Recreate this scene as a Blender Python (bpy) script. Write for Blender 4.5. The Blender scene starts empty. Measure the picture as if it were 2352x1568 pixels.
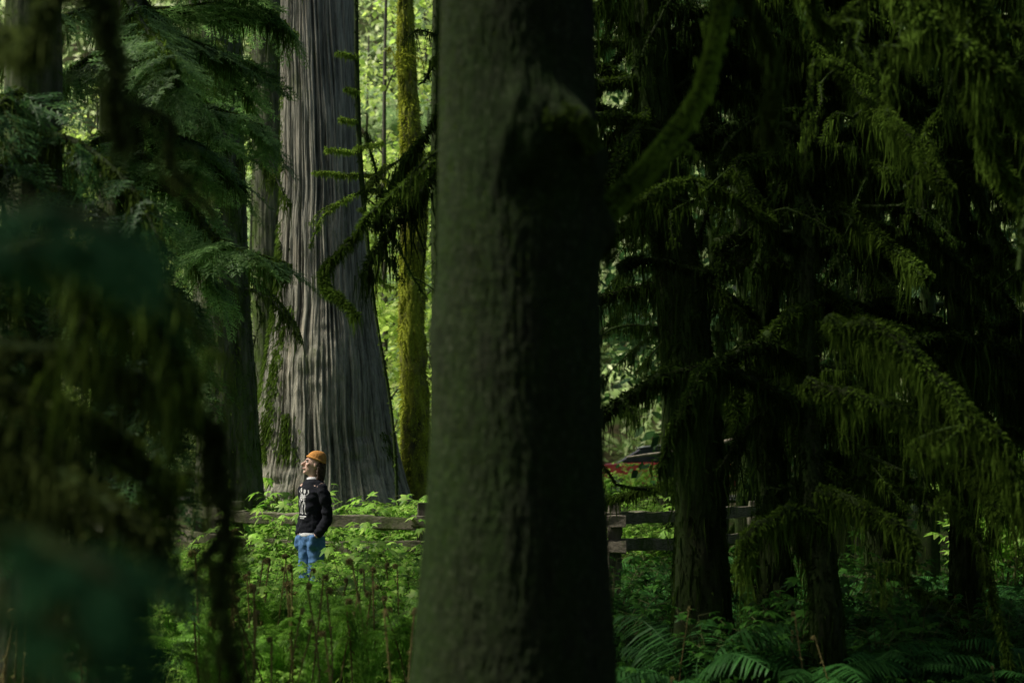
import bpy, math, numpy as np
from mathutils import Vector, Matrix, noise as mnoise
from mathutils.bvhtree import BVHTree
scene=bpy.context.scene
COL=scene.collection
RNG=np.random.RandomState(7)
PITCH=math.radians(5.1); F=3267.0; EYE=1.6
CN=.07   # density of the high crowns, set by how much light they block
def loc(u,v,d):  # u, v are image pixel coordinates, d a chosen depth
    """world position in metres of image pixel (u,v), set at an assumed depth d"""
    cx=(u-1176)/F; cy=(784-v)/F
    t=d/(math.cos(PITCH)-cy*math.sin(PITCH))
    return np.array([cx*t,d,EYE+t*(math.sin(PITCH)+cy*math.cos(PITCH))])
def ss(a,b,x):
    t=np.clip((x-a)/(b-a),0,1); return t*t*(3-2*t)
def gz(x,y):
    x=np.asarray(x,float); y=np.asarray(y,float)
    g=0.65*ss(26,37,y)+ 46*ss(56,118,y)
    g=g+0.06*np.sin(x*0.9+1.3)*np.cos(y*0.7)+0.04*np.sin(x*2.1+y*1.7)
    return g
# ------------------------------------------------------------ materials
def newmat(name):
    m=bpy.data.materials.new(name); m.use_nodes=True
    nt=m.node_tree; nt.nodes.clear()
    out=nt.nodes.new('ShaderNodeOutputMaterial')
    return m,nt,out
def ramp(nt,fac,stops):
    r=nt.nodes.new('ShaderNodeValToRGB'); e=r.color_ramp.elements
    while len(e)<len(stops): e.new(0.5)
    for i,(p,c) in enumerate(stops):
        e[i].position=p; e[i].color=(c[0],c[1],c[2],1)
    nt.links.new(fac,r.inputs[0]); return r.outputs[0]
def coords(nt,scale=(1,1,1)):
    tc=nt.nodes.new('ShaderNodeTexCoord'); mp=nt.nodes.new('ShaderNodeMapping')
    mp.inputs['Scale'].default_value=scale
    nt.links.new(tc.outputs['Object'],mp.inputs[0]); return mp.outputs[0]
def noise(nt,vec,scale,detail=4,rough=.6,dist=0):
    n=nt.nodes.new('ShaderNodeTexNoise'); n.inputs['Scale'].default_value=scale
    n.inputs['Detail'].default_value=detail; n.inputs['Roughness'].default_value=rough
    n.inputs['Distortion'].default_value=dist
    nt.links.new(vec,n.inputs['Vector']); return n.outputs['Fac']
def mixc(nt,fac,a,b,mode='MIX'):
    m=nt.nodes.new('ShaderNodeMix'); m.data_type='RGBA'; m.blend_type=mode
    for s,val in ((0,fac),(6,a),(7,b)):
        if hasattr(val,'is_linked') : nt.links.new(val,m.inputs[s])
        elif s==0: m.inputs[0].default_value=val
        else: m.inputs[s].default_value=(val[0],val[1],val[2],1)
    return m.outputs[2]
def foliage(name,dark,light,trans=.4,rough=.55,spec=.25,nscale=1.3,hue=None,vlo=.45):
    m,nt,out=newmat(name)
    g=nt.nodes.new('ShaderNodeNewGeometry')
    c=ramp(nt,g.outputs['Random Per Island'],[(0,dark),(.65,light),(1,hue or light)])
    n=noise(nt,coords(nt),nscale,3)
    v=ramp(nt,n,[(.35,(vlo,vlo,vlo)),(.65,(1.25,1.25,1.25))])
    c=mixc(nt,1.0,c,v,'MULTIPLY')
    p=nt.nodes.new('ShaderNodeBsdfPrincipled'); p.inputs['Roughness'].default_value=rough
    p.inputs['Specular IOR Level'].default_value=spec
    nt.links.new(c,p.inputs['Base Color'])
    t=nt.nodes.new('ShaderNodeBsdfTranslucent'); nt.links.new(c,t.inputs['Color'])
    mx=nt.nodes.new('ShaderNodeMixShader'); mx.inputs[0].default_value=trans
    nt.links.new(p.outputs[0],mx.inputs[1]); nt.links.new(t.outputs[0],mx.inputs[2])
    nt.links.new(mx.outputs[0],out.inputs[0]); return m
def bark(name,dark,light,moss=(.05,.06,.012),mosslo=.6,mosshi=.75,sc=9,zs=.12,bump=.6,attr=False,dist=.02,aw=.6,crack=False,speck=False):
    m,nt,out=newmat(name)
    v=coords(nt,(1,1,zs))
    n=noise(nt,v,sc,8,.7,.3)
    if attr:
        a=nt.nodes.new('ShaderNodeAttribute'); a.attribute_name='ridge'
        ad=nt.nodes.new('ShaderNodeMath'); ad.operation='MULTIPLY_ADD'
        nt.links.new(n,ad.inputs[0]); ad.inputs[1].default_value=.9; 
        mm=nt.nodes.new('ShaderNodeMath'); mm.operation='MULTIPLY_ADD'; nt.links.new(a.outputs['Fac'],mm.inputs[0]); mm.inputs[1].default_value=aw; mm.inputs[2].default_value=.05-aw/2
        nt.links.new(mm.outputs[0],ad.inputs[2]); n2=ad.outputs[0]
    else: n2=n
    c=ramp(nt,n2,[(.3,dark),(.52,tuple((a+b)/2 for a,b in zip(dark,light))),(.72,light)])
    big=noise(nt,coords(nt,(1,1,.35)),1.6,5,.65)
    c=mixc(nt,1.0,c,ramp(nt,big,[(.3,(.6,.62,.6)),(.7,(1.2,1.18,1.1))]),'MULTIPLY')
    if crack:
        cz=noise(nt,coords(nt,(1,1,.12)),7,8,.8,.3)
        c=mixc(nt,1.0,c,ramp(nt,cz,[(.36,(.48,.50,.46)),(.5,(1,1,1)),(.68,(1.12,1.02,.94))]),'MULTIPLY')
    mk=noise(nt,coords(nt,(1,1,.5)),2.6,8,.75)
    f=ramp(nt,mk,[(mosslo,(0,0,0)),(mosshi,(1,1,1))])
    mc=ramp(nt,noise(nt,coords(nt),30,3),[(.3,tuple(x*.45 for x in moss)),(.7,moss)])
    c=mixc(nt,f,c,mc)
    if speck:
        sp=noise(nt,coords(nt,(1,1,.7)),60,4,.7)
        c=mixc(nt,ramp(nt,sp,[(.56,(0,0,0)),(.66,(.6,.6,.6))]),c,(.085,.105,.055))
    p=nt.nodes.new('ShaderNodeBsdfPrincipled'); p.inputs['Roughness'].default_value=.9
    p.inputs['Specular IOR Level'].default_value=.12
    nt.links.new(c,p.inputs['Base Color'])
    b=nt.nodes.new('ShaderNodeBump'); b.inputs['Strength'].default_value=bump; b.inputs['Distance'].default_value=dist
    nt.links.new(noise(nt,v,sc*2.2,6,.7,.2),b.inputs['Height']); nt.links.new(b.outputs[0],p.inputs['Normal'])
    nt.links.new(p.outputs[0],out.inputs[0]); return m
def plain(name,a,b,sc=20,rough=.8,spec=.3,bump=.2,dist=.004,scale=(1,1,1),metal=0):
    m,nt,out=newmat(name); v=coords(nt,scale); n=noise(nt,v,sc,5)
    p=nt.nodes.new('ShaderNodeBsdfPrincipled'); p.inputs['Roughness'].default_value=rough
    p.inputs['Specular IOR Level'].default_value=spec; p.inputs['Metallic'].default_value=metal
    nt.links.new(ramp(nt,n,[(.3,a),(.7,b)]),p.inputs['Base Color'])
    bb=nt.nodes.new('ShaderNodeBump'); bb.inputs['Strength'].default_value=bump; bb.inputs['Distance'].default_value=dist
    nt.links.new(n,bb.inputs['Height']); nt.links.new(bb.outputs[0],p.inputs['Normal'])
    nt.links.new(p.outputs[0],out.inputs[0]); return m
M_cedar=bark('cedar_bark',(.045,.045,.036),(.36,.35,.29),moss=(.09,.13,.03),mosslo=.56,mosshi=.72,sc=40,zs=.06,bump=1,attr=True,aw=.65,crack=True)
M_fir=bark('fir_bark',(.022,.026,.015),(.12,.125,.085),moss=(.06,.10,.015),mosslo=.44,mosshi=.60,sc=14,zs=.18,attr=True)
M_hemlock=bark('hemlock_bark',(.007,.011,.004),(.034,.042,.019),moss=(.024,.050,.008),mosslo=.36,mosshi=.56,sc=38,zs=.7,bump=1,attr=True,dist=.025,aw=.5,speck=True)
M_mossbark=bark('painted_shade_mossy_bark',(.010,.014,.006),(.036,.040,.018),moss=(.030,.056,.009),mosslo=.35,mosshi=.55,sc=12,zs=.4)  # shade painted into the colour: darker copy of the sunlit bark
M_sunbark=bark('painted_sun_mossy_bark',(.04,.04,.02),(.12,.11,.05),moss=(.30,.35,.03),mosslo=.40,mosshi=.54,sc=12,zs=.4,attr=True)  # sunlight painted into the colour: brighter copy of the mossy bark
M_twig=plain('twig_bark',(.035,.035,.02),(.09,.085,.055),30)
M_moss_dark=foliage('painted_shade_moss',(.012,.028,.004),(.030,.058,.008),.4,.9,.03,1.6,(.055,.10,.014))  # shade put into the colour: moss darkened for the dim side
M_moss_mid=foliage('hanging_moss',(.030,.055,.008),(.08,.13,.018),.35,.9,.05,2.2)
M_moss_drape=foliage('drape_moss',(.030,.048,.012),(.085,.115,.028),.35,.9,.03,2.2)
M_moss_limb=foliage('limb_moss',(.035,.070,.008),(.10,.17,.022),.4,.9,.03,3)
M_moss_bright=foliage('bright_limb_moss',(.13,.21,.022),(.28,.43,.055),.4,.9,.03,4)
M_moss_sun=foliage('yellow_moss_painted_sun',(.16,.20,.015),(.52,.58,.06),.45,.9,.05,2.2,vlo=.25)  # yellow moss, with the sun on it also put into the colour
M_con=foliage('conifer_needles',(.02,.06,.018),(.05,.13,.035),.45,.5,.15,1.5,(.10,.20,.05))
M_con_lit=foliage('painted_lit_conifer_needles',(.08,.18,.045),(.20,.37,.10),.5,.5,.2,1.5,(.28,.46,.14))  # lit copy of the needles: light painted in where sun is blocked
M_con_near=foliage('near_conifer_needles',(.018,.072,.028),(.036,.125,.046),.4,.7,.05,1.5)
M_con_bg=foliage('painted_sun_conifer_needles',(.22,.38,.14),(.48,.66,.28),.5,.5,.3,.8,(.60,.72,.40))  # pale copy of the needles, background sunlight put into the colour
M_maple=foliage('maple_leaves',(.32,.52,.08),(.58,.76,.16),.6,.5,.3,.8,(.70,.80,.28))
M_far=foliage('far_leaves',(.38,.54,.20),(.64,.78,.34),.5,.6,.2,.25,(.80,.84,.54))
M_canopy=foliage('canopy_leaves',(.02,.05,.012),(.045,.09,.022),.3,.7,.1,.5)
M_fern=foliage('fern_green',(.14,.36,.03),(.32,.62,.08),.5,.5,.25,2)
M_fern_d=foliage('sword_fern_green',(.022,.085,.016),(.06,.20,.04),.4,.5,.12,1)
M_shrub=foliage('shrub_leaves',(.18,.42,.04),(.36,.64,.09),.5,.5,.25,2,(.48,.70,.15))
M_shrub_d=foliage('painted_shade_shrub_leaves',(.028,.11,.012),(.08,.23,.03),.45,.5,.10,.8)  # shrub leaf colour darkened so that it carries the shade
M_fiddle=foliage('fiddlehead_scales',(.12,.10,.035),(.26,.21,.08),.2,.8,.1,4,(.2,.26,.06))
M_stem=plain('stem_green',(.05,.07,.02),(.12,.13,.04),20)
M_dead=plain('dead_wood',(.20,.18,.12),(.40,.35,.25),20)
M_fence=bark('weathered_timber',(.04,.038,.028),(.32,.28,.22),moss=(.07,.11,.02),mosslo=.45,mosshi=.62,sc=20,zs=4,bump=.7)
M_post=bark('weathered_post_timber',(.03,.03,.02),(.18,.165,.13),moss=(.06,.10,.02),mosslo=.42,mosshi=.60,sc=16,zs=.2,bump=.7)
# ------------------------------------------------------------ mesh tools
class MB:
    def __init__(s): s.V=[];s.Fq=[];s.M=[];s.n=0;s.A=[]
    def add(s,V,Fq,mi=0,attr=None):
        V=np.asarray(V,float).reshape(-1,3); Fq=np.asarray(Fq,int).reshape(-1,4)
        s.V.append(V); s.Fq.append(Fq+s.n); s.M.append(np.full(len(Fq),mi)); s.n+=len(V)
        s.A.append(np.full(len(V),.5) if attr is None else np.asarray(attr).ravel())
    def mesh(s,name,mats,origin=(0,0,0),smooth=False):
        V=np.vstack(s.V)-np.asarray(origin,float); Q=np.vstack(s.Fq); M=np.concatenate(s.M); A=np.concatenate(s.A)
        me=bpy.data.meshes.new(name)
        me.vertices.add(len(V)); me.vertices.foreach_set('co',V.astype(np.float32).ravel())
        me.loops.add(Q.size); me.loops.foreach_set('vertex_index',Q.astype(np.int32).ravel())
        me.polygons.add(len(Q)); me.polygons.foreach_set('loop_start',np.arange(0,Q.size,4,dtype=np.int32))
        me.polygons.foreach_set('material_index',M.astype(np.int32))
        me.polygons.foreach_set('use_smooth',np.full(len(Q),smooth))
        a=me.attributes.new('ridge','FLOAT','POINT'); a.data.foreach_set('value',A.astype(np.float32))
        for m in mats: me.materials.append(m)
        me.update(calc_edges=True); return me
def put(me,name,parent=None,location=(0,0,0),**props):
    o=bpy.data.objects.new(name,me); COL.objects.link(o)
    if parent is not None: o.parent=parent
    else: o.location=location
    for k,v in props.items(): o[k]=v
    return o
def thing(name,location,label,category,group=None):
    o=bpy.data.objects.new(name,None); o.empty_display_size=.2; COL.objects.link(o); o.location=location
    o['label']=label; o['category']=category
    if group: o['group']=group
    return o
def nrm(a): return a/np.maximum(np.linalg.norm(a,axis=-1,keepdims=True),1e-9)
def strips(C,W,side):
    N,S,_=C.shape
    if side.ndim==2: side=side[:,None,:]
    a=C-side*W[...,None]/2; b=C+side*W[...,None]/2
    V=np.stack([a,b],2).reshape(-1,3)
    base=(np.arange(N)*S*2)[:,None]+(np.arange(S-1)*2)[None,:]
    Fq=np.stack([base,base+1,base+3,base+2],-1).reshape(-1,4)
    return V,Fq
def blades(P,D,L,w,prof=(.2,1,.05),droop=.15,flat=None,rng=RNG):
    N=len(P); S=len(prof); t=np.linspace(0,1,S)
    L=np.broadcast_to(np.asarray(L,float),(N,)); w=np.broadcast_to(np.asarray(w,float),(N,))
    C=P[:,None,:]+D[:,None,:]*(L[:,None]*t)[...,None]
    C[...,2]-=droop*L[:,None]*(t**2)
    up=rng.normal(size=(N,3)) if flat is None else np.array([0,0,1])+flat*rng.normal(size=(N,3))
    side=nrm(np.cross(D,up))
    return strips(C,w[:,None]*np.asarray(prof)[None,:],side)
def hang(P,L,w,rng=RNG,S=5,sway=.12):
    N=len(P); t=np.linspace(0,1,S)
    C=np.repeat(P[:,None,:],S,1).copy()
    C[...,2]-=L[:,None]*t
    wig=np.cumsum(rng.normal(size=(N,S,2))*sway,1)*L[:,None,None]*.35; wig-=wig[:,:1]
    C[...,:2]+=wig
    W=w[:,None]*(1-t[None,:]*.9)*(.35+rng.rand(N,S)*1.1)
    th=rng.rand(N)*6.283; side=np.stack([np.cos(th),np.sin(th),rng.normal(size=N)*.3],-1)
    return strips(C,W,side)
def smooth_path(pts,n):
    P=np.asarray(pts,float); 
    if len(P)==2: 
        t=np.linspace(0,1,n)[:,None]; return P[0]*(1-t)+P[1]*t
    Q=np.vstack([2*P[0]-P[1],P,2*P[-1]-P[-2]]); m=len(P)-1; out=[]
    for s in np.linspace(0,m-1e-6,n):
        i=int(s); t=s-i; a,b,c,d=Q[i],Q[i+1],Q[i+2],Q[i+3]
        out.append(.5*((2*b)+(-a+c)*t+(2*a-5*b+4*c-d)*t*t+(-a+3*b-3*c+d)*t**3))
    return np.array(out)
def tube(path,rad,K=8,jit=0,rng=RNG):
    P=np.asarray(path,float); S=len(P); R=np.broadcast_to(np.asarray(rad,float),(S,))
    T=nrm(np.gradient(P,axis=0)); ref=np.array([0.31,.2,.93]) if abs(T[:,2]).mean()<.8 else np.array([1,.1,.0])
    A=nrm(np.cross(T,ref)); B=np.cross(T,A); th=np.arange(K)/K*2*np.pi
    rr=R[:,None]*(1+jit*rng.normal(size=(S,K)))
    V=P[:,None,:]+rr[...,None]*(A[:,None,:]*np.cos(th)[None,:,None]+B[:,None,:]*np.sin(th)[None,:,None])
    i=np.arange(S-1)[:,None]*K; j=np.arange(K)[None,:]; j2=(j+1)%K
    Fq=np.stack([i+j,i+j2,i+K+j2,i+K+j],-1).reshape(-1,4)
    return V.reshape(-1,3),Fq
def vn(u,v,nu,seed):
    G=np.random.RandomState(seed).rand(256,nu); u=u*nu
    i=np.floor(u).astype(int); f=u-i; j=np.floor(v).astype(int); g=v-j
    f=f*f*(3-2*f); g=g*g*(3-2*g); a=lambda jj,ii:G[jj%256,ii%nu]
    return (a(j,i)*(1-f)+a(j,i+1)*f)*(1-g)+(a(j+1,i)*(1-f)+a(j+1,i+1)*f)*g
def trunk(mb,path,rad,K=64,amp=.02,cells=30,zf=.6,flare=0,seed=1,mi=0,lobes=5,rows=None,twist=0.0,warp=1.0,lowa=.14,bulges=()):
    """path: list of (x,y,z) ; rad list"""
    rows=rows or 120
    P=smooth_path(path,rows); R=np.interp(np.linspace(0,1,rows),np.linspace(0,1,len(rad)),rad)
    th=np.arange(K)/K; z=P[:,2]-P[0,2]
    U,Z=np.meshgrid(th,z); 
    U2=U+twist*Z+warp*(.03*(vn(U,Z*.45,6,seed+9)-.5)+.012*(vn(U,Z*1.7,14,seed+10)-.5))
    r1=1-np.abs(2*vn(U2,Z*zf,cells,seed)-1); r2=1-np.abs(2*vn(U2,Z*zf*2.1,int(cells*2.2),seed+1)-1)
    r3=vn(U2,Z*zf*4,int(cells*4.5),seed+2)
    rg=(r1*.5+r2*.32+r3*.18)
    low=vn(U2,Z*.25,5,seed+3)-.5
    fl=flare*np.exp(-Z/ .9)*(1+.35*np.cos(lobes*2*np.pi*U+seed)+.2*np.cos((lobes+3)*2*np.pi*U+1))
    lob=1+low*lowa
    rr=R[:,None]*lob+amp*(rg-.5)*2+fl*R[:,None]
    ca,sa=np.cos(U*2*np.pi),np.sin(U*2*np.pi)
    V=np.stack([P[:,0:1]+rr*ca,P[:,1:2]+rr*sa,np.repeat(P[:,2:3],K,1)],-1)
    for (c,rad_,h_) in bulges:
        d2=((V-np.asarray(c))**2).sum(-1)/rad_**2; q=h_*np.exp(-d2)*(.6+.9*vn(U,Z*9,40,seed+21))
        V[...,0]+=q*ca; V[...,1]+=q*sa
    S=rows; i=np.arange(S-1)[:,None]*K; j=np.arange(K)[None,:]; j2=(j+1)%K
    Fq=np.stack([i+j,i+j2,i+K+j2,i+K+j],-1).reshape(-1,4)
    mb.add(V.reshape(-1,3),Fq,mi,rg)
    return P,R,V.reshape(-1,3)
def fuzz(mb,P,R,n,L=.05,w=.012,mi=1,rng=RNG,zone=None):
    i=rng.randint(0,len(P)-1,n); t=rng.rand(n)[:,None]; C=P[i]*(1-t)+P[i+1]*t
    T=nrm(P[i+1]-P[i]); d=rng.normal(size=(n,3)); d=nrm(d-T*(d*T).sum(1,keepdims=True))
    r=(np.broadcast_to(R,(len(P),))[i])[:,None]
    root=C+d*r*.93; D=nrm(d+.4*rng.normal(size=(n,3))+np.array([0,0,-.35]))
    V,Fq=blades(root,D,L*(.4+rng.rand(n)),w*(.6+rng.rand(n)),(1,.7,.1),.3,rng=rng); mb.add(V,Fq,mi)
def beards(mb,P,R,Lmax,dens=7,n=26,w=.016,mi=1,rng=RNG,spread=.06):
    seg=np.linalg.norm(np.diff(P,axis=0),axis=1); tot=seg.sum(); nc=max(2,int(tot*dens))
    cum=np.concatenate([[0],np.cumsum(seg)])
    s=rng.rand(nc)*tot; Lc=Lmax*(.12+.88*rng.rand(nc)**1.8)
    s=np.repeat(s,n); Lc=np.repeat(Lc,n); off=rng.normal(size=nc*n); s=np.clip(s+off*spread,0,tot)
    C=np.stack([np.interp(s,cum,P[:,k]) for k in range(3)],-1)
    C[:,:2]+=rng.normal(size=(len(s),2))*.03; 
    L=Lc*np.exp(-off**2*.6)*(.4+.7*rng.rand(len(s)))+.03
    V,Fq=hang(C,L,w*(.5+rng.rand(len(s))),rng); mb.add(V,Fq,mi)
def limb(wood,moss,pts,r0,r1,Lmax=.4,dens=7,fz=260,n=26,w=.016,mi_w=0,mi_m=0,rng=RNG,side=6,fl=.05,sideL=1.0):
    L=sum(np.linalg.norm(np.subtract(pts[i+1],pts[i])) for i in range(len(pts)-1))
    P=smooth_path(pts,max(8,int(L*9))); P=P+rng.normal(size=P.shape)*min(.02,r0*.3)
    R=np.linspace(r0,r1,len(P)); V,Fq=tube(P,R,8,.12,rng); wood.add(V,Fq,mi_w)
    fuzz(moss,P,R,int(fz*L),fl,.013*(.4+.6*fl/.05),mi_m,rng)
    if Lmax>0: beards(moss,P,R,Lmax,dens,n,w,mi_m,rng)
    for _ in range(int(side*L)):                     # side twigs
        i=rng.randint(1,len(P)-1); T=nrm(P[min(i+1,len(P)-1)]-P[i-1])
        d=nrm(T*.6+rng.normal(size=3)*.8+np.array([0,0,-.25])); l=(.12+.45*rng.rand())*sideL
        k1=.12*l*rng.normal(size=3)
        q=[P[i],P[i]+d*l*.35+k1,P[i]+d*l*.7-k1,P[i]+d*l+np.array([0,0,-.3*l])]
        Q=smooth_path(q,7); V,Fq=tube(Q,np.linspace(min(r1,.014)+.004,.003,7),5,.1,rng); wood.add(V,Fq,mi_w)
        fuzz(moss,Q,np.full(7,.01),int(110*l/.3),fl*.55,.010,mi_m,rng)
        if Lmax>0: beards(moss,Q,R,Lmax*.7,dens*.8,int(n*.7),w*.8,mi_m,rng,.04)
    return P
# conifer spray template (x forward)
def spray_template(seed=0,nt=13):
    rng=np.random.RandomState(seed); mb=MB(); 
    C=[];D=[];L=[]
    for k in range(nt):
        t=.08+.9*k/nt
        for s in (-1,1):
            ln=.42*(1-t)**.7*(.75+.4*rng.rand())+.04
            a=math.radians(52+8*rng.normal()); d=np.array([math.cos(a),s*math.sin(a),-.05+.1*rng.normal()])
            root=np.array([t,0,-.12*t*t]); C.append(root);D.append(d);L.append(ln)
            m=max(2,int(ln/.045))
            for q in range(1,m):
                for s2 in (-1,1):
                    a2=a*s+s2*math.radians(45); d2=np.array([math.cos(a2),math.sin(a2),-.1+.15*rng.normal()])
                    C.append(root+d*ln*q/m);D.append(d2);L.append(.085*(1.25-q/m)*(.7+.6*rng.rand()))
    C.append(np.zeros(3));D.append(np.array([1,0,-.12]));L.append(1.0)
    V,Fq=blades(np.array(C),nrm(np.array(D)),np.array(L),.019,(.7,1,.2),.12,.25,rng); return V,Fq
SPR=[spray_template(s) for s in range(3)]
def inst(mb,tmpl,P,D,scale,mi=0,roll=.3,rng=RNG):
    V,Fq=tmpl; N=len(P); X=nrm(D); up=np.array([0,0,1.])+roll*rng.normal(size=(N,3)); Y=nrm(np.cross(up,X)); Z=np.cross(X,Y)
    Rm=np.stack([X,Y,Z],-1)*np.broadcast_to(scale,(N,))[:,None,None]
    W=np.einsum('nij,vj->nvi',Rm,V)+P[:,None,:]
    Fa=Fq[None]+(np.arange(N)*len(V))[:,None,None]
    mb.add(W.reshape(-1,3),Fa.reshape(-1,4),mi)
def conifer_limb(wood,moss,leaf,pts,r0,sc=.5,n=18,rng=RNG,mossL=.3,mi_m=0,mdens=6):
    P=smooth_path(pts,24); R=np.linspace(r0,.008,24); V,Fq=tube(P,R,7,.1,rng); wood.add(V,Fq)
    for k in range(n):
        s=.18+.82*(k+rng.rand()*.8)/n; i=min(22,int(s*23)); T=nrm(P[i+1]-P[i]); hor=nrm(np.cross(T,[0,0,1.]))
        sd=(-1)**k; d=nrm(T*.75+hor*sd*(.75)+np.array([0,0,-.28])+.15*rng.normal(size=3))
        if k>=n-2: d=nrm(T+np.array([0,0,-.3]))
        inst(leaf,SPR[rng.randint(3)],P[i][None],d[None],sc*(.6+.7*rng.rand())*(1.15-.4*s),0,.25,rng)
    if mossL>0: fuzz(moss,P,R,200,.05,.013,mi_m,rng); beards(moss,P,R,mossL,mdens,24,.015,mi_m,rng)
    return P
def blob_leaves(mb,centers,radii,per,size,mi=0,droop=.3,flat=.6,rng=RNG,prof=(.15,1,.05),wr=.5):
    C=np.repeat(np.asarray(centers),per,0); r=np.repeat(np.asarray(radii),per)
    P=C+rng.normal(size=C.shape)*r[:,None]*np.array([.55,.55,.35])
    D=nrm(rng.normal(size=P.shape)*np.array([1,1,.5])+np.array([0,0,-droop])); L=size*(.6+.8*rng.rand(len(P)))
    V,Fq=blades(P,D,L,L*wr,prof,.2,flat,rng); mb.add(V,Fq,mi)
def upper_crown(mb,cx,cy,z0,z1,rad,n=26,per=34,size=.6,mi=0,rng=RNG):
    """high foliage carried well above the trunk's visible part"""
    n=max(4,int(n*CN)); a=rng.rand(n)*6.283; q=np.sqrt(rng.rand(n))*rad; zz=z0+(z1-z0)*rng.rand(n)
    q=q*(1.1-.6*(zz-z0)/(z1-z0))
    c=np.stack([cx+q*np.cos(a),cy+q*np.sin(a),zz],-1); blob_leaves(mb,c,np.full(n,1.6),per,size,mi,.3,.5,rng,wr=.6)
    return c
def finish_tree(t,base,parts):
    for nm,mb,mats,sm in parts:
        if mb.n: 
            o=put(mb.mesh(nm,mats,base,sm),nm,t)
            if nm in('hanging_moss','branches'): o['kind']='stuff'
# ------------------------------------------------------------ ground
xs=np.concatenate([np.linspace(-120,-22,14),np.linspace(-20,20,121),np.linspace(22,120,14)])
ys=np.concatenate([np.linspace(-60,-8,8),np.linspace(-6,45,154),np.linspace(47,160,40)])
Xg,Yg=np.meshgrid(xs,ys); Zg=gz(Xg,Yg); nx=len(xs)
i=np.arange(len(ys)-1)[:,None]*nx; j=np.arange(nx-1)[None,:]
mb=MB(); mb.add(np.stack([Xg,Yg,Zg],-1).reshape(-1,3),np.stack([i+j,i+j+1,i+nx+j+1,i+nx+j],-1).reshape(-1,4))
m,nt,out=newmat('forest_floor'); v=coords(nt)
c=ramp(nt,noise(nt,v,6,8,.75),[(.35,(.02,.018,.009)),(.5,(.05,.042,.022)),(.68,(.09,.075,.04))])
c=mixc(nt,ramp(nt,noise(nt,v,1.1,6,.7),[(.42,(0,0,0)),(.56,(1,1,1))]),c,(.045,.08,.015))
p=nt.nodes.new('ShaderNodeBsdfPrincipled'); p.inputs['Roughness'].default_value=.95; p.inputs['Specular IOR Level'].default_value=.1
b=nt.nodes.new('ShaderNodeBump'); b.inputs['Distance'].default_value=.06; nt.links.new(noise(nt,v,9,6,.7),b.inputs['Height'])
nt.links.new(b.outputs[0],p.inputs['Normal']); nt.links.new(c,p.inputs['Base Color']); nt.links.new(p.outputs[0],out.inputs[0])
put(mb.mesh('ground',[m],smooth=True),'ground',kind='structure')
xr=np.linspace(-60,60,60); rows=[]
for yy in (38.4,40.4,42.4,44.4): rows.append(np.stack([xr,np.full(60,yy),np.full(60,.77)],-1))
Vr=np.stack(rows,0).reshape(-1,3); i=np.arange(3)[:,None]*60; j=np.arange(59)[None,:]
mb=MB(); mb.add(Vr,np.stack([i+j,i+j+1,i+60+j+1,i+60+j],-1).reshape(-1,4))
put(mb.mesh('road',[plain('asphalt',(.04,.04,.04),(.065,.065,.06),40)]),'road',kind='structure')
# ------------------------------------------------------------ giant cedar
def tree_obj(label,base,cat='tree',group=None): return thing('tree',tuple(base),label,cat,group)
d=21.5
cx=[-2.76,-2.76,-2.78,-2.80,-2.85,-2.93,-3.0,-3.05]; zz=[-.05,1.3,2.6,4.0,5.9,8.3,12,17]
base=np.array([-2.76*d/21,d,0.])
radf=lambda z: 1.03*np.interp(z,[0,.6,1.05,1.44,2.7,4,5.9,8.5,12,17],[1.55,1.34,1.22,1.12,.91,.73,.58,.53,.47,.38])
t=tree_obj('huge old cedar with grey fibrous furrowed bark and flared base',base)
mbt=MB(); zs_=np.linspace(-.05,17,60); pth=[(np.interp(z,zz,cx)*d/21,d,z) for z in zs_]
Pc,Rc,Vc=trunk(mbt,pth,[float(radf(z)) for z in zs_],K=960,amp=.036,cells=92,zf=.5,flare=.07,seed=3,rows=640,lobes=6,twist=.003,warp=.5,
   bulges=[((base[0]-.5,d-.9,1.2),.8,.08),((base[0]+.6,d-.8,1.8),.6,-.06),((base[0]+.1,d-.8,3.2),.7,.04)])
mo=MB(); # moss seams on the buttresses
rng=np.random.RandomState(5)
for (a0,z0,z1,n,wd) in ((190,.3,5.0,3200,.13),(222,.3,4.0,3300,.10),(243,.2,2.4,1600,.08),(335,.2,2.2,900,.07),(185,1,7.5,1700,.10)):
    z=z0+(z1-z0)*rng.rand(n)**1.2; aa=wd*rng.normal(size=n); sel=vn(np.abs(aa)*.9,z*5.,9,int(a0))+.5*rng.rand(n)>.74; z=z[sel]
    a=np.radians(a0+ (z-z0)*3+6*np.sin(z*1.7))+aa[sel]; r=radf(z)*1.02
    root=np.stack([np.interp(z,zz,cx)*d/21+r*np.cos(a),d+r*np.sin(a),z],-1); Dn=nrm(np.stack([np.cos(a)*.7,np.sin(a)*.7,-1+0*a],-1)+.3*rng.normal(size=(len(z),3)))
    V,Fq=blades(root,Dn,.045+.045*rng.rand(len(z)),.018,(1,.8,.1),.4,rng=rng); mo.add(V,Fq)
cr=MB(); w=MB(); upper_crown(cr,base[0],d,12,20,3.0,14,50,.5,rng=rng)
finish_tree(t,base,[('trunk',mbt,[M_cedar],True),('bark_moss',mo,[M_moss_limb],False),('crown',cr,[M_canopy],False)])
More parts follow.
